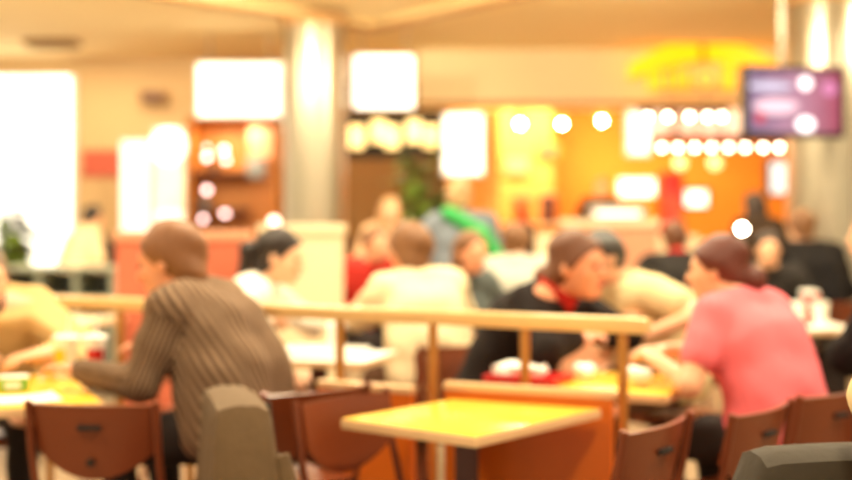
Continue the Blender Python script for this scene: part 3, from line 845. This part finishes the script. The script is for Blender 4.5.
# ceiling fittings that show
t = thing('ceiling_vent', 'dark rectangular air vent in the ceiling above the left window', 'vent', (XX(55, 13), 12.9, CZ - .03)); MB().box((0, 0, 0), (.56, .3, .04)).build('frame', 'vent', t)
for k in range(4): MB().box((0, -.1 + .067 * k, -.025), (.5, .03, .02), (.5, 0, 0)).build('slat', 'dark_laminate', t)
t = thing('wall_speaker', 'small dark wall speaker above the tall lit panels', 'speaker', (XX(152, 14), 14.08, ZZ(96, 14))); MB().box((0, 0, 0), (.3, .2, .13), bev=.02).build('housing', 'vent', t); MB().box((0, -.105, 0), (.24, .015, .09)).build('grille', 'dark_laminate', t)

# ------------------------------------------------------------------ booth partitions in the middle distance
def partition(name, label, x0, x1, d, z, m, cap, rz=0, th=.14):
    t = thing(name, label, 'partition', ((x0 + x1) / 2, d, 0), rz)
    MB().box((0, 0, .05), (x1 - x0, th - .04, .1)).build('plinth', 'dark_laminate', t)
    MB().box((0, 0, z / 2 + .03), (x1 - x0, th, z - .14)).build('panel', m, t); MB().box((0, 0, z - .03), (x1 - x0 + .03, th + .04, .06), bev=.01).build('cap', cap, t)
partition('booth_partition', 'salmon booth partition behind the ribbed sweater man', XX(119, 7.2), XX(249, 7.2), 7.2, 1.25, 'salmon', 'salmon_cap')
partition('booth_partition', 'cream booth partition behind the dark haired ponytail woman', XX(262, 6.9), XX(343, 6.9), 6.9, 1.29, 'cream', 'cream')
partition('booth_partition', 'pale peach booth partition below the lit food warmer', XX(562, 8.8), XX(656, 8.8), 8.8, 1.33, 'salmon_cap', 'cream')
partition('booth_partition', 'long low cream partition behind the standing person', XX(497, 10), XX(700, 10), 10.2, 1.2, 'cream', 'cream')
# grey counter with shelves at the left
d = 9.0
t = thing('display_counter', 'pale grey green metal counter with shelves left of salmon partition', 'counter', (XX(66, d), d, 0))
w = XX(122, d) - XX(8, d)
for z in (.5, .74, .96): MB().box((0, 0, z), (w, .5, .03), bev=.006).build('shelf', 'greygreen', t)
for sx in (-1, -.33, .33, 1): MB().box((sx * (w / 2 - .02), 0, .48), (.04, .46, .93)).build('upright', 'greygreen', t)
MB().box((0, .22, .5), (w - .06, .02, .84)).build('back_panel', 'bluegrey_box', t)

# ------------------------------------------------------------------ hand rail
RW = 'rail'
r0, r1 = Vector((XX(28, 4.95), 4.95, .97)), Vector((XX(650, 3.66), 3.66, .97))
t = thing('handrail', 'pale wooden handrail on thin brass posts behind the near table', 'handrail', (0, 0, 0))
dv = (r1 - r0); L = dv.length; ang = math.atan2(dv.y, dv.x); c = (r0 + r1) / 2
MB().box(c, (L, .06, .05), (0, 0, ang), bev=.014).build('top_rail', 'rail_wood', t)
for k, px in enumerate((623, 525, 433, 340, 262, 190, 120, 50)):
    # where the rail line meets this column of the picture
    a = (px - 426) / F
    tt = (a * r0.y - r0.x) / (dv.x - a * dv.y); p = r0 + dv * tt
    o = MB().tube([(p.x, p.y, .012), (p.x, p.y, .95)], .0165, 16).build('post', 'rail_brass', t)
    MB().lathe([(0, 0), (.05, 0), (.05, .008), (.018, .014), (0, .014)], (p.x, p.y, 0)).build('foot_plate', 'rail_brass', o)

# ------------------------------------------------------------------ tables
def pedestal(t, x, y, top, r=.035, base=.24, m='dark_laminate'):
    MB().box((x, y, (top + .02) / 2), (r * 2, r * 2, top - .03), bev=.006).build('leg', m, t)
    MB().box((x, y, .015), (base * 2, .07, .03), bev=.006).box((x, y, .0155), (.07, base * 2, .031), bev=.006).build('foot', m, t)
    MB().box((x, y, top - .008), (.22, .22, .012)).build('mounting_plate', 'black_plastic', t)
def rect(c, u, w, dd):
    u = Vector(u).normalized(); v = Vector((-u.y, u.x)); c = Vector(c)
    return [c - u * w / 2 - v * dd / 2, c + u * w / 2 - v * dd / 2, c + u * w / 2 + v * dd / 2, c - u * w / 2 + v * dd / 2]
def ctable(label, poly, top_m='yellow_laminate', z=.74, ped=None, th=.03, foot=.2):
    cx = sum(p[0] for p in poly) / len(poly); cy = sum(p[1] for p in poly) / len(poly)
    t = thing('cafe_table', label, 'table', (cx, cy, 0))
    pl = [(p[0] - cx, p[1] - cy) for p in poly]
    ins_ = [(x * .985, y * .985) for x, y in pl]
    MB().prism(pl, z - th, z - .003, .004).build('edge_band', 'edge_band', t)
    MB().prism(ins_, z - .006, z, .001).build('tabletop', top_m, t)
    px, py = ped if ped else (0, 0)
    pedestal(t, px, py, z - th, base=foot)
    return t, (cx, cy)
A_, B_, C_, D_ = (-.240, 3.325), (.126, 3.03), (.52, 3.505), (.083, 3.695)
ctable('near yellow topped table with pale edge against the orange divider', (A_, B_, C_, D_), ped=(.0, .17), foot=.14)
def divider(label, R, Lf, z, cat='divider'):
    R, Lf = Vector(R), Vector(Lf); c = (R + Lf) / 2; d_ = R - Lf
    t = thing('divider_panel', label, cat, (c.x, c.y, 0), math.atan2(d_.y, d_.x)); L_ = d_.length
    MB().box((0, 0, (z - .02) / 2 + .003), (L_, .035, z - .026)).build('board', 'orange_laminate', t)
    MB().box((0, 0, z - .0115), (L_ + .01, .045, .023), bev=.004).build('cap', 'edge_band', t)
divider('orange laminate divider with pale cap behind near table', (.560, 3.550), (.066, 3.764), .785)
# narrow ledge table and its board left of the near table
u2_ = Vector((.79, -.615)); v2_ = Vector((.615, .79))
R2 = Vector((-.043, 3.94)); L2_ = R2 - u2_ * .58
divider('red orange divider with pale cap left of the near table, behind a red chair', R2, R2 - Vector((.876, -.481)) * .37, .745)
# left table
uL = Vector((.906, .423)); vL = Vector((-.423, .906)); cR = Vector((-.985, 3.63))
ctable('yellow topped table at the left with cups on it', [cR - uL * 1.2, cR, cR + vL * .78, cR + vL * .78 - uL * 1.2], ped=(.02, -.02))
# right table
uR = Vector((.894, -.447)); vR = Vector((.447, .894)); G1 = Vector((.375, 3.965))
ctable('yellow topped table in front of the pink shirted woman', [G1, G1 + uR * .44, G1 + uR * .44 + vR * .5, G1 + vR * .5], ped=(-.13, -.10), foot=.12)
# tables behind the rail
ctable('white topped table before the ponytail woman and white shirted man', rect((-.45, 4.98), (.95, -.3), .56, .42), top_m='white')
ctable('white topped table at the far right strewn with cups', rect((2.02, 6.45), (1, 0), .5, .54), top_m='white', ped=(-.1, 0), foot=.13)
ctable('white topped table behind the salmon partition near the left window', rect((-3.4, 10.2), (1, 0), .8, .7), top_m='white')

ctable('pale topped table in the middle distance left of sweater man', rect((-2.25, 6.9), (1, -.2), .8, .6), top_m='cream')
# ------------------------------------------------------------------ chairs
def make_chair(label, loc, rz, group):
    t = thing('cafe_chair', label, 'chair', loc, rz, group)
    # local: +Y forward, back panel at y = 0
    def back(u, v):
        x = (u - .5) * .36; lowz = .545 + .085 * (abs(2 * u - 1) ** 2)
        z = lowz + (.765 - lowz) * v
        return (x, -.028 * (1 - (2 * u - 1) ** 2) - .035 * (v - .3), z)
    MB().sheet(back, 20, 8, .012).build('backrest', 'chair_wood', t)
    slot = MB().box((0, -.052, .70), (.07, .02, .014), bev=.004).build('grip_slot', 'handle_dark', t)
    MB().cyl((0, -.036, .598), .011, .022, 16, (PI / 2, 0, 0)).build('bolt', 'handle_dark', t)
    def seat(u, v):
        x = (u - .5) * (.38 + .03 * v); y = .03 + .37 * v
        return (x, y, .452 - .012 * math.sin(PI * v) - (.03 * max(0, (v - .85) / .15) ** 2) + .006 * (2 * u - 1) ** 2)
    MB().sheet(seat, 14, 14, .012).build('seat', 'chair_wood', t)
    for sg in (-1, 1):
        MB().tube([(sg * .192, -.035, .775), (sg * .192, -.01, .62), (sg * .192, .04, .44), (sg * .20, -.02, .2), (sg * .205, -.08, .012)], .0115, 12).build('leg', 'chair_metal', t)
        MB().tube([(sg * .192, .06, .437), (sg * .192, .34, .437), (sg * .196, .37, .40), (sg * .205, .41, .012)], .0115, 12).build('leg', 'chair_metal', t)
    MB().tube([(-.192, .06, .437), (.192, .06, .437)], .009).tube([(-.192, .32, .437), (.192, .32, .437)], .009).build('seat_frame', 'chair_metal', t)
    return t
GC = 'brown plywood cafe chairs'
ch0 = make_chair('brown plywood chair pushed against the left yellow table', (XX(96, 3.45), 3.45, 0), yaw(.12, 1), GC)
def chair(label, x, y, f): return dup(ch0, (x, y, 0), yaw(*f), label, GC)
chair('red brown chair whose back shows under the near table corner', -.225, 3.525, (.753, -.658))
chair('brown chair left of the other two by the pink woman', .575, 3.085, (-.80, .6))
chair('brown chair back overlapping the pink shirt, middle of three', .92, 3.34, (-.76, .65))
chair('brown chair the pink shirted woman sits on, rightmost of three', 1.24, 3.668, (-.62, .78))

chair('brown chair left of the pale middle distance table', -2.75, 6.3, (.3, .95))
chair('brown chair in front of the pale middle distance table', -2.1, 6.35, (-.1, 1))
# ------------------------------------------------------------------ people
HB = 'hair_brown'
ribm = rib_material('ribbed_knit', (84, 64, 50), (148, 120, 96), .019)
mf = nv((-.95, .31, 0))[:2]
mh = (-.625, 3.97)
person('man in ribbed brown sweater leaning on the left table', mh, mf, seat=.462, lean=10, hunch=28, head=(4, -14, 0), girth=1.36, s=.905, hs=1.24,
       hands=((-1.14, 3.88, .805), (-.95, 4.22, .83)), poles=((-.25, .2, -1), (.15, .3, -1)), skin=SKIN2,
       hair=('short', 'hair_auburn', (132, 84, 46)), top=('sweater', ribm, .02), low=('trousers', cloth('dark_trousers', (44, 36, 34))), vox=.008, rib=True)
chair('brown chair the ribbed sweater man sits on', -.36, 3.72, (-.62, .78))
person('man in beige coat with dark collar at the left edge', (-1.79, 4.70), (.45, -.9), seat=.462, lean=22, hunch=30, girth=1.2, s=.93,
       hands=((-1.42, 4.30, .81), (-1.68, 4.26, .81)), hair=('short', 'hair_grey', (120, 100, 80)), top=('coat', cloth('beige_coat', (212, 178, 122)), .035),
       collar=cloth('dark_collar', (50, 34, 40)), low=('trousers', cloth('dark_trousers', (44, 36, 34))))
person('woman with dark ponytail in a white top facing right', (-.96, 5.45), (.97, -.15), seat=.462, lean=18, hunch=18, head=(0, -12, 0), s=.95, hs=1.1, female=True,
       hands=((-.64, 5.36, .88), (-.70, 5.22, .88)), poles=((-1, -.2, .1), (1, -.2, .1)), hair=('pony', 'hair_black', (36, 22, 14)), top=('blouse', cloth('white_cotton', (240, 232, 218)), .012), low=('trousers', cloth('dark_trousers', (44, 36, 34))))
person('man in cream white shirt seen from behind the handrail', (.03, 5.35), (-.42, .9), seat=.462, lean=9, hunch=16, side=-3, head=(5, -2, 0), girth=1.12, s=.90, hs=1.22,
       hands=((-.22, 5.74, .84), (-.02, 5.82, .82)), skin=SKIN2, hair=('short', HB, (122, 80, 44)), top=('shirt', cloth('linen_shirt', (228, 208, 170)), .02), low=('trousers', cloth('brown_trousers', (92, 60, 40))))
person('brown haired woman facing right beyond the cream shirted man', (.13, 6.4), (.5, -.86), seat=.462, lean=12, hunch=16, head=(0, -6, 0), s=.9, female=True,
       hands=(None, None), skin=SKIN2, hair=('long', HB, (122, 80, 44)), top=('jumper', cloth('slate_jumper', (92, 98, 96)), .014), low=('trousers', cloth('dark_trousers', (44, 36, 34))), vox=.011)
person('woman in black top with red collar leaning to the right', (.30, 4.70), (.80, -.60), seat=.462, lean=20, hunch=24, head=(0, -4, 0), s=.95, hs=1.12, female=True, girth=1.18,
       hands=((.66, 4.52, .86), (.56, 4.42, .86)), poles=((-.9, -.2, .1), (.9, -.2, .1)), skin=SKIN2, hair=('bun', 'hair_chestnut', (104, 62, 36)), top=('jumper', cloth('black_knit', (30, 22, 20)), .02),
       collar=cloth('red_collar', (176, 40, 34)), low=('trousers', cloth('dark_trousers', (44, 36, 34))))
person('man in khaki shirt leaning far over the yellow table', (1.04, 5.25), (-.86, -.5), seat=.462, lean=20, hunch=22, head=(0, 4, 0), girth=1.25, s=.95,
       hands=((.90, 4.80, .84), (.84, 5.06, .86)), hair=('short', 'hair_slate', (62, 58, 54)), top=('shirt', cloth('khaki_shirt', (224, 200, 154)), .02), sleeve='short', low=('trousers', cloth('brown_trousers', (92, 60, 40))))
person('woman in pink tee shirt with auburn bun at right table', (1.16, 3.87), (-.62, .78), seat=.462, lean=11, hunch=25, head=(26, -6, 0), s=.90, hs=1.04, female=True, girth=1.1,
       hands=((.79, 4.02, .82), (.85, 4.20, .84)), poles=((-.5, -.1, -.7), (.9, -.1, -.2)), skin=SKIN, hair=('bun', 'hair_darkred', (92, 36, 18)), top=('tee_shirt', cloth('pink_jersey', (250, 122, 132)), .018), sleeve='short', low=('trousers', cloth('dark_trousers', (44, 36, 34))))
# chairs under them
for lab, h, f in (('brown chair under the cream shirted man', (.03, 5.35), nv((-.42, .9, 0))), ('brown chair under the beige coated man', (-1.79, 4.70), nv((.45, -.9, 0))),
                  ('brown chair under the black clad woman', (.30, 4.70), nv((.8, -.6, 0))), ('brown chair under the khaki shirted man', (1.04, 5.25), nv((-.86, -.5, 0))),
                  ('brown chair under the ponytail woman', (-.96, 5.45), nv((.97, -.15, 0))),
                  ('brown chair under the brown haired woman', (.13, 6.4), nv((.5, -.86, 0)))):
    chair(lab, h[0] - .245 * f[0], h[1] - .245 * f[1], f)
# people further back
DK = cloth('charcoal_jacket', (44, 40, 38)); BLK = cloth('black_coat', (26, 22, 22))
TR = ('trousers', cloth('dark_trousers', (44, 36, 34)))
def far(label, px, d, face, **k):
    k.setdefault('vox', .014); k.setdefault('low', TR)
    return person(label, (XX(px, d), d), face, **k)
pr, inf = far('standing person in blue grey jacket with a green shoulder strap', 464, 7.7, (-.35, .94), seat=None, s=.93, lean=4, hunch=8, girth=1.1, hair=('short', 'hair_fair', (190, 150, 104)), top=('jacket', cloth('bluegrey_jacket', (120, 128, 138)), .03))
c = np.array(inf['chest']); ex = inf['ex']
def strap(a, b_, m, w, name, parent):
    g_ = SDF(); pts = [np.array(p) for p in a]
    for p, q_ in zip(pts, pts[1:]): g_.cap(p, q_, w, w, .02)
    put(g_.mesh(name, .012), name, m, parent, 2)
GRN = cloth('green_strap', (70, 176, 96))
strap([inf['sh'][0] * .4 + inf['sh'][1] * .6 + np.array([-.16, -.10, .08]), inf['neck'] * .3 + c * .7 + np.array([.08, -.16, .0]), inf['waist'] + np.array([.20, -.15, .02]), inf['hip'] + np.array([.23, -.12, -.25])], None, GRN, .05, 'green_scarf', pr)
t = thing('shoulder_bag', 'black shoulder bag at the side of the standing person', 'bag', (XX(527, 7.9), 7.9, 1.0)); MB().box((0, 0, .14), (.1, .22, .3), bev=.03).build('body', 'coat_dark', t)
MB().tube([(0, -.08, .28), (-.06, -.06, .42), (-.06, .06, .42), (0, .08, .28)], .012).build('strap', 'black_plastic', t)
far('seated person in light grey jacket behind the black clad woman', 512, 6.9, (.2, .98), seat=.462, s=.95, girth=1.05, hair=('short', HB, (122, 80, 44)), top=('jacket', cloth('lightgrey_jacket', (186, 182, 168)), .025))
far('seated person in red top left of the cream shirted man', 362, 7.8, (.5, -.86), seat=.462, s=.93, hair=('short', HB, (122, 80, 44)), top=('jumper', cloth('red_jumper', (190, 52, 44)), .016))
far('standing person in pale top behind the red topped person', 386, 9.6, (.2, -.98), seat=None, s=.9, hair=('long', 'hair_fair', (190, 150, 104)), top=('jumper', cloth('pale_jumper', (228, 190, 150)), .016), female=True)
far('seated person in charcoal jacket with red scarf by the peach partition', 684, 7.7, (-.1, .99), seat=.462, s=.95, girth=1.15, hair=('short', 'hair_chestnut', (104, 62, 36)), top=('jacket', DK, .03), collar=cloth('red_scarf', (196, 44, 40)))
wk, _ = far('shop worker in black standing behind the cream counter', 599, 14.9, (0, -1), seat=None, s=1.0, hair=('short', HB, (122, 80, 44)), top=('shirt', BLK, .014), hands=(None, None))
wk.location.z = .2
struct(MB().box((XX(600, 15.0), 15.0, .1), (2.2, .7, .198)).build('floor_platform', 'floor'))
far('dark haired woman in dark clothes standing beside the lamp', 766, 9.4, (-.2, .98), seat=None, s=.93, female=True, hair=('long', 'hair_dark', (48, 30, 20)), top=('jacket', cloth('brown_jacket', (54, 38, 26)), .02))
far('seated man in black coat behind the far right table', 812, 8.2, (-.15, .98), seat=.462, lean=6, hunch=12, girth=1.25, s=1.02, hair=('short', HB, (122, 80, 44)), top=('coat', BLK, .03))
far('pale faced person seated between pink woman and black coated man', 766, 7.35, (-.2, -.98), seat=.462, s=.88, hair=('short', 'hair_dark', (48, 30, 20)), top=('jumper', DK, .016))
far('person in cream top seated at the far right edge', 912, 6.4, (-.95, .2), seat=.462, s=1.0, girth=1.1, hair=('short', HB, (122, 80, 44)), top=('shirt', cloth('cream_shirt', (240, 224, 190)), .02))
far('dark haired person in peach top near the left window', 74, 10.9, (.8, .6), seat=None, s=.88, hair=('short', 'hair_black', (36, 22, 14)), top=('jacket', cloth('peach_jacket', (232, 198, 158)), .03), girth=1.15)
far('person in dark clothes bending beside the white lit panel', 108, 12.0, (-.7, -.7), seat=None, s=.84, lean=14, hunch=20, hair=('short', 'hair_black', (36, 22, 14)), top=('jacket', DK, .02))
person('person in black jacket cut off by the right edge', (1.83, 4.02), (-.5, .86), seat=.462, lean=8, hunch=14, girth=1.15, hands=((1.62, 4.35, .82), (1.82, 4.5, .8)), hair=('short', 'hair_dark', (48, 30, 20)), top=('jacket', BLK, .03), low=TR, vox=.011)
person('person in cream coat cut off at the lower right corner', (1.275, 2.04), (.35, .94), seat=.462, lean=2, hunch=8, girth=1.15, hands=((1.13, 2.36, .86), (1.55, 2.5, .7)), poles=((-1, -.2, .0), (.8, -.2, -.2)), hair=('short', HB, (122, 80, 44)), top=('coat', cloth('cream_coat', (236, 208, 160)), .03), low=TR, vox=.011)
chair('brown chair under the black jacketed person at right edge', 1.83 + .245 * .5, 4.02 - .245 * .86, (-.5, .86))
chair('brown chair under the cream coated person at right corner', 1.275 - .245 * .35, 2.04 - .245 * .94, (.35, .94))
for lab, px, d, f in (('brown chair under the light grey jacketed person', 512, 6.9, (.2, .98)), ('brown chair under the red topped person', 362, 7.8, (.5, -.86)), ('brown chair under the charcoal jacketed person', 684, 7.7, (-.1, .99)),
                      ('brown chair under the black coated man', 812, 8.2, (-.15, .98)), ('brown chair under the pale faced person', 766, 7.35, (-.2, -.98)), ('brown chair under the cream topped person', 912, 6.4, (-.95, .2))):
    f2 = nv((*f, 0)); chair(lab, XX(px, d) - .245 * f2[0], d - .245 * f2[1], f)

# ------------------------------------------------------------------ jackets on chairs
def draped(name, label, x, y, f, m, w=.55, top=.795, front=.3, back=.45, seed=0, with_strip=True, rnd=.10, d0=.74):
    t = thing(name, label, 'jacket', (x, y, 0), yaw(*f))
    def fn(u, v):
        # v 0 front hem -> over the top -> 1 back hem
        Lf, Lb, arc = front, back, .07
        sdist = v * (Lf + arc + Lb)
        sx = (u - .5)
        if sdist < Lf: yy, zz = .052, top - (Lf - sdist)
        elif sdist < Lf + arc:
            a = (sdist - Lf) / arc * PI; yy, zz = -.012 + .064 * math.cos(a), top + .018 * math.sin(a)
        else: yy, zz = -.078, top - (sdist - Lf - arc)
        flare = 1 + .5 * max(0, (top - zz)) ; droop = rnd * max(0, (abs(2 * sx) - d0) / (1 - d0)) ** 1.5
        wob = .012 * math.sin(9 * sx * 2 + seed) * min(1, (top - zz) * 6 + .1)
        return (sx * w * flare, yy + (wob if yy < 0 else -wob * .3) + (-.17 if yy < 0 else .08) * max(0, top - zz), zz - droop + .012 * (1 - (2 * sx) ** 2) * max(0, 1 - (top - zz) * 4))
    MB().sheet(fn, 22, 40, .014).build('shell', m, t)
    def slv(sg):
        return MB().tube([(sg * (w * .40), -.10, top - .10), (sg * (w * .44), -.13, top - .25), (sg * (w * .43), -.15, top - .46)], [.03, .04, .034], 14)
    for sg in ((-1, 1) if with_strip else (-1,)): slv(sg).build('sleeve', m, t)
    if with_strip: MB().tube([(.02, -.105, top - .0), (.03, -.125, top - .2), (.05, -.15, top - .44)], [.008, .012, .012], 10).build('dark_strip', 'jacket_dark', t)  # thin dark strip down the outside of the jacket
    return t
jx, jy, jf = -.53, 3.20, (-.965, -.26)
chair('brown chair under the grey brown jacket behind sweater man', jx, jy, jf)
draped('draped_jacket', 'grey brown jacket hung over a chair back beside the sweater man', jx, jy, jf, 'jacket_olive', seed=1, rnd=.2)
cx_, cy_, cf = .875, 2.42, (-.10, .99)
chair('brown chair buried under the dark coat at lower right', cx_, cy_, cf)
draped('draped_coat', 'dark olive coat over a chair back at the lower right', cx_, cy_, cf, 'coat_dark', w=.58, top=.80, seed=3, rnd=.3, d0=.71, with_strip=False)

# ------------------------------------------------------------------ things on the tables
def cup(x, y, z, label, patch, h=.138):
    t = thing('paper_cup', label, 'cup', (x, y, z), -.55 if patch == 'yellow' else .45, 'paper cups on the left table')
    MB().lathe([(0, 0), (.029, 0), (.030, .004), (.042, h - .003), (.043, h), (0, h)], n=32).build('body', 'white', t)
    MB().lathe([(0, h), (.045, h - .002), (.046, h + .005), (.04, h + .012), (0, h + .012)], n=32).build('lid', 'paper', t)
    MB().sheet(lambda u, v: ((.0350 + .0075 * v) * math.cos(-2.4 + 1.6 * u), (.0350 + .0075 * v) * math.sin(-2.4 + 1.6 * u), h * (.3 + .45 * v)), 14, 4, .0016).build('printed_patch', patch, t)
    MB().tube([(.008, 0, h + .01), (.012, 0, h + .07), (.02, .004, h + .085)], .004, 8).build('straw', 'white', t)
cup(XX(66, 4.22), 4.22, .7405, 'white paper cup with yellow print left of the red one', 'yellow')
cup(XX(94, 4.22), 4.22, .7405, 'white paper cup with red print nearest the sweater man', 'red')
t = thing('snack_box', 'small bright green box on the left yellow table', 'box', (XX(14, 3.87), 3.87, .7405), .2)
MB().box((0, 0, .0225), (.09, .06, .045), bev=.004).build('body', 'green_bright', t); MB().box((0, 0, .047), (.092, .062, .006), bev=.002).build('lid', 'white', t); MB().box((0, -.031, .022), (.05, .003, .02)).build('front_label', 'white', t)
def sheetobj(name, label, cat, x, y, z, w, dd, rz, m='paper', curl=.006, group=None):
    o = MB().sheet(lambda u, v: ((u - .5) * w, (v - .5) * dd, .0015 + curl * (abs(2 * u - 1) ** 3) * (v + .2)), 10, 8, .002).build(name, m, None, (x, y, z), rz); tag(o, label, cat, group); return o
sheetobj('paper_sheet', 'white paper lying flat at the front of the left table', 'paper', XX(24, 3.68), 3.68, .7405, .2, .16, .5)
def tray(x, y, z, label, w, dd, rz, m):
    t = thing('serving_tray', label, 'tray', (x, y, z), rz)
    MB().box((0, 0, .006), (w, dd, .01), bev=.004).build('base', m, t)
    r = MB()
    for sy in (-1, 1): r.box((0, sy * (dd / 2 - .006), .016), (w, .012, .02), bev=.003)
    for sx in (-1, 1): r.box((sx * (w / 2 - .006), 0, .016), (.012, dd - .02, .02), bev=.003)
    r.build('rim', m, t)
tray(.355, 4.10, .7405, 'red serving tray on the yellow table behind the divider', .26, .2, -.46, 'red')
t = thing('food_wrapper', 'crumpled white paper bag lying on the red tray', 'paper bag', (.325, 4.10, .7525), -.46)
MB().sheet(lambda u, v: ((u - .5) * .17, (v - .5) * .09, .030 + .012 * math.sin(7 * u + 3) * math.sin(5 * v)), 12, 8, .028).build('paper', 'paper', t)
def crumple(x, y, z, r, label, seed):
    o = SDF(); rnd = random.Random(seed)
    for k in range(6): o.ell((rnd.uniform(-r, r) * .5, rnd.uniform(-r, r) * .5, r * .55 + rnd.uniform(0, r) * .4), (r * .55, r * .5, r * .5), None, .008)
    o.plane((0, 0, -1), -.001)
    me = o.mesh('napkin', .006, .003, seed); me.materials.append(M['paper']); ob = bpy.data.objects.new('crumpled_napkin', me); COL.objects.link(ob); ob.location = (x, y, z); tag(ob, label, 'napkin', 'crumpled napkins')
crumple(XX(640, 3.97), 3.97, .741, .05, 'crumpled white napkin on the yellow table left of pink woman', 3)
crumple(XX(585, 4.15), 4.15, .741, .04, 'crumpled white napkin right of the red tray', 5)
# bright things on the white table behind the rail
tray(-.45, 4.97, .7405, 'white serving tray on the white table behind the handrail', .36, .26, -.3, 'white')
t = thing('paper_cup', 'plain white paper cup on the white tray behind the handrail', 'cup', (-.38, 4.98, .753)); MB().lathe([(0, 0), (.028, 0), (.04, .11), (0, .11)], n=28).build('body', 'white', t); MB().lathe([(0, .11), (.043, .11), (.042, .118), (0, .12)], n=28).build('lid', 'paper', t)
# far right table clutter
for k, (px, py0, d, m, lab) in enumerate(((797, 0, 6.35, 'white', 'plain white cup left on the far right table'), (811, 0, 6.45, 'red', 'red cup standing on the far right table'), (820, 0, 6.35, 'white', 'white cup right of the red one on far right table'), (808, 0, 6.6, 'bluegrey_box', 'blue grey cup behind the red one on far right table'))):
    h = .12 + .05 * (k % 2)
    t = thing('drink_cup', lab, 'cup', (XX(px, d), d, .7405)); MB().lathe([(0, 0), (.032, 0), (.045, h), (0, h)], n=24).build('body', m, t); MB().lathe([(0, h), (.048, h), (.045, h + .012), (0, h + .014)], n=24).build('lid', 'white', t)
sheetobj('tray_paper', 'white tray paper spread on the far right table', 'paper', 2.0, 6.3, .7405, .3, .2, -.3)

# ------------------------------------------------------------------ light
def ceil_at(x, y): return CZ + .06 if -.55 - 1.55 / 1.5 * (12 - y) + .3 < x < -.55 + 1.21 / 1.5 * (12 - y) - .3 else CZ
def ceiling_lamp(x, y, label, power, z=CZ, size=.5, col=(1, .88, .61)):
    t = thing('ceiling_lamp', label, 'ceiling lamp', (x, y, z - .06), 0, 'round ceiling lamps')
    MB().lathe([(size / 2, 0), (size / 2 + .03, 0), (size / 2 + .03, .058), (0, .058), (0, .05), (size / 2, .05), (size / 2, 0)], n=32).build('housing', 'white', t)
    L = bpy.data.lights.new('ceiling_light', 'AREA'); L.shape = 'DISK'; L.size = size; L.energy = power; L.color = col
    o = bpy.data.objects.new('ceiling_light', L); COL.objects.link(o); o.parent = t; o.location = (0, 0, .03)
LAB = 'round white ceiling lamp above the tables outside the picture'
for (x, y, p) in ((-2.4, 2.2, 90), (.9, 1.6, 90), (2.6, 3.4, 120), (-.6, 4.6, 120), (-3.2, 5.6, 110), (1.3, 5.8, 130), (-.9, 7.6, 120), (3.4, 7.4, 110), (-3.4, 9.2, 110), (1.2, 9.3, 110)):
    ceiling_lamp(x, y, LAB, p * .95, z=ceil_at(x, y))
def floodlight(x, y, z, power, label):  # unseen floodlights added to brighten the ceiling and the shop fronts
    t = thing('hanging_fill_light', label, 'lamp', (x, y, z), 0, 'added floodlights')
    h = MB().box((0, 0, 0), (.40, .14, .30), bev=.015).build('housing', 'white', t); h.rotation_euler = (math.radians(14), 0, 0)
    MB().box((0, .073, 0), (.36, .012, .26), bev=.003).build('front_glass', 'paper', h)
    MB().tube([(0, -.02, .12), (0, -.02, ceil_at(x, y) - z - .004)], .014).build('pole', 'steel', t)
    L = bpy.data.lights.new('added_flood', 'AREA'); L.shape = 'RECTANGLE'; L.size = .34; L.size_y = .24; L.energy = power; L.color = (1, .88, .60)
    o = bpy.data.objects.new('added_flood', L); COL.objects.link(o); o.parent = t; o.location = (0, .12, .03); o.rotation_euler = (math.radians(90 + 14), 0, 0)
for x in (-4.4, -1.5, 1.5, 4.4):
    floodlight(x, 8.5, 3.09, 52 if x > 4 else 84, 'white floodlight added out of view under the ceiling to brighten shop fronts')
# area lights for the shop fronts and display case, without fittings
def shop_light(x, y, z, power, col, sx, sy):
    L = bpy.data.lights.new('shop_light', 'AREA'); L.shape = 'RECTANGLE'; L.size = sx; L.size_y = sy; L.energy = power; L.color = col
    o = bpy.data.objects.new('shop_light', L); COL.objects.link(o); o.location = (x, y, z)
shop_light(2.3, 15.0, 3.2, 150, (1, .80, .50), 3.4, .5)
shop_light(1.2, 15.1, 3.2, 60, (1, .84, .55), .6, .6)
shop_light(-.9, 14.2, 3.2, 70, (1, .78, .42), 1.4, .4)
shop_light((XX(190, 12.7) + XX(278, 12.7)) / 2, 12.62, ZZ(119, 12.7) - .06, 14, (1, .8, .5), .6, .2)  # unseen light added under the case top to brighten the brown wood
shop_light(-3.6, 13.2, 3.2, 30, (1, .8, .5), 1.5, .5)

W = bpy.data.worlds.new('world'); SC.world = W; W.use_nodes = True
bg = W.node_tree.nodes['Background']; bg.inputs[0].default_value = (1.0, .87, .60, 1); bg.inputs[1].default_value = 1.15
SC.view_settings.view_transform = 'Standard'; SC.view_settings.look = 'None'; SC.view_settings.gamma = 1; SC.view_settings.use_curve_mapping = False
SC.view_settings.exposure = 0
SC.cycles.use_denoising = True
SC.cycles.sample_clamp_indirect = 6
SC.cycles.max_bounces = 6
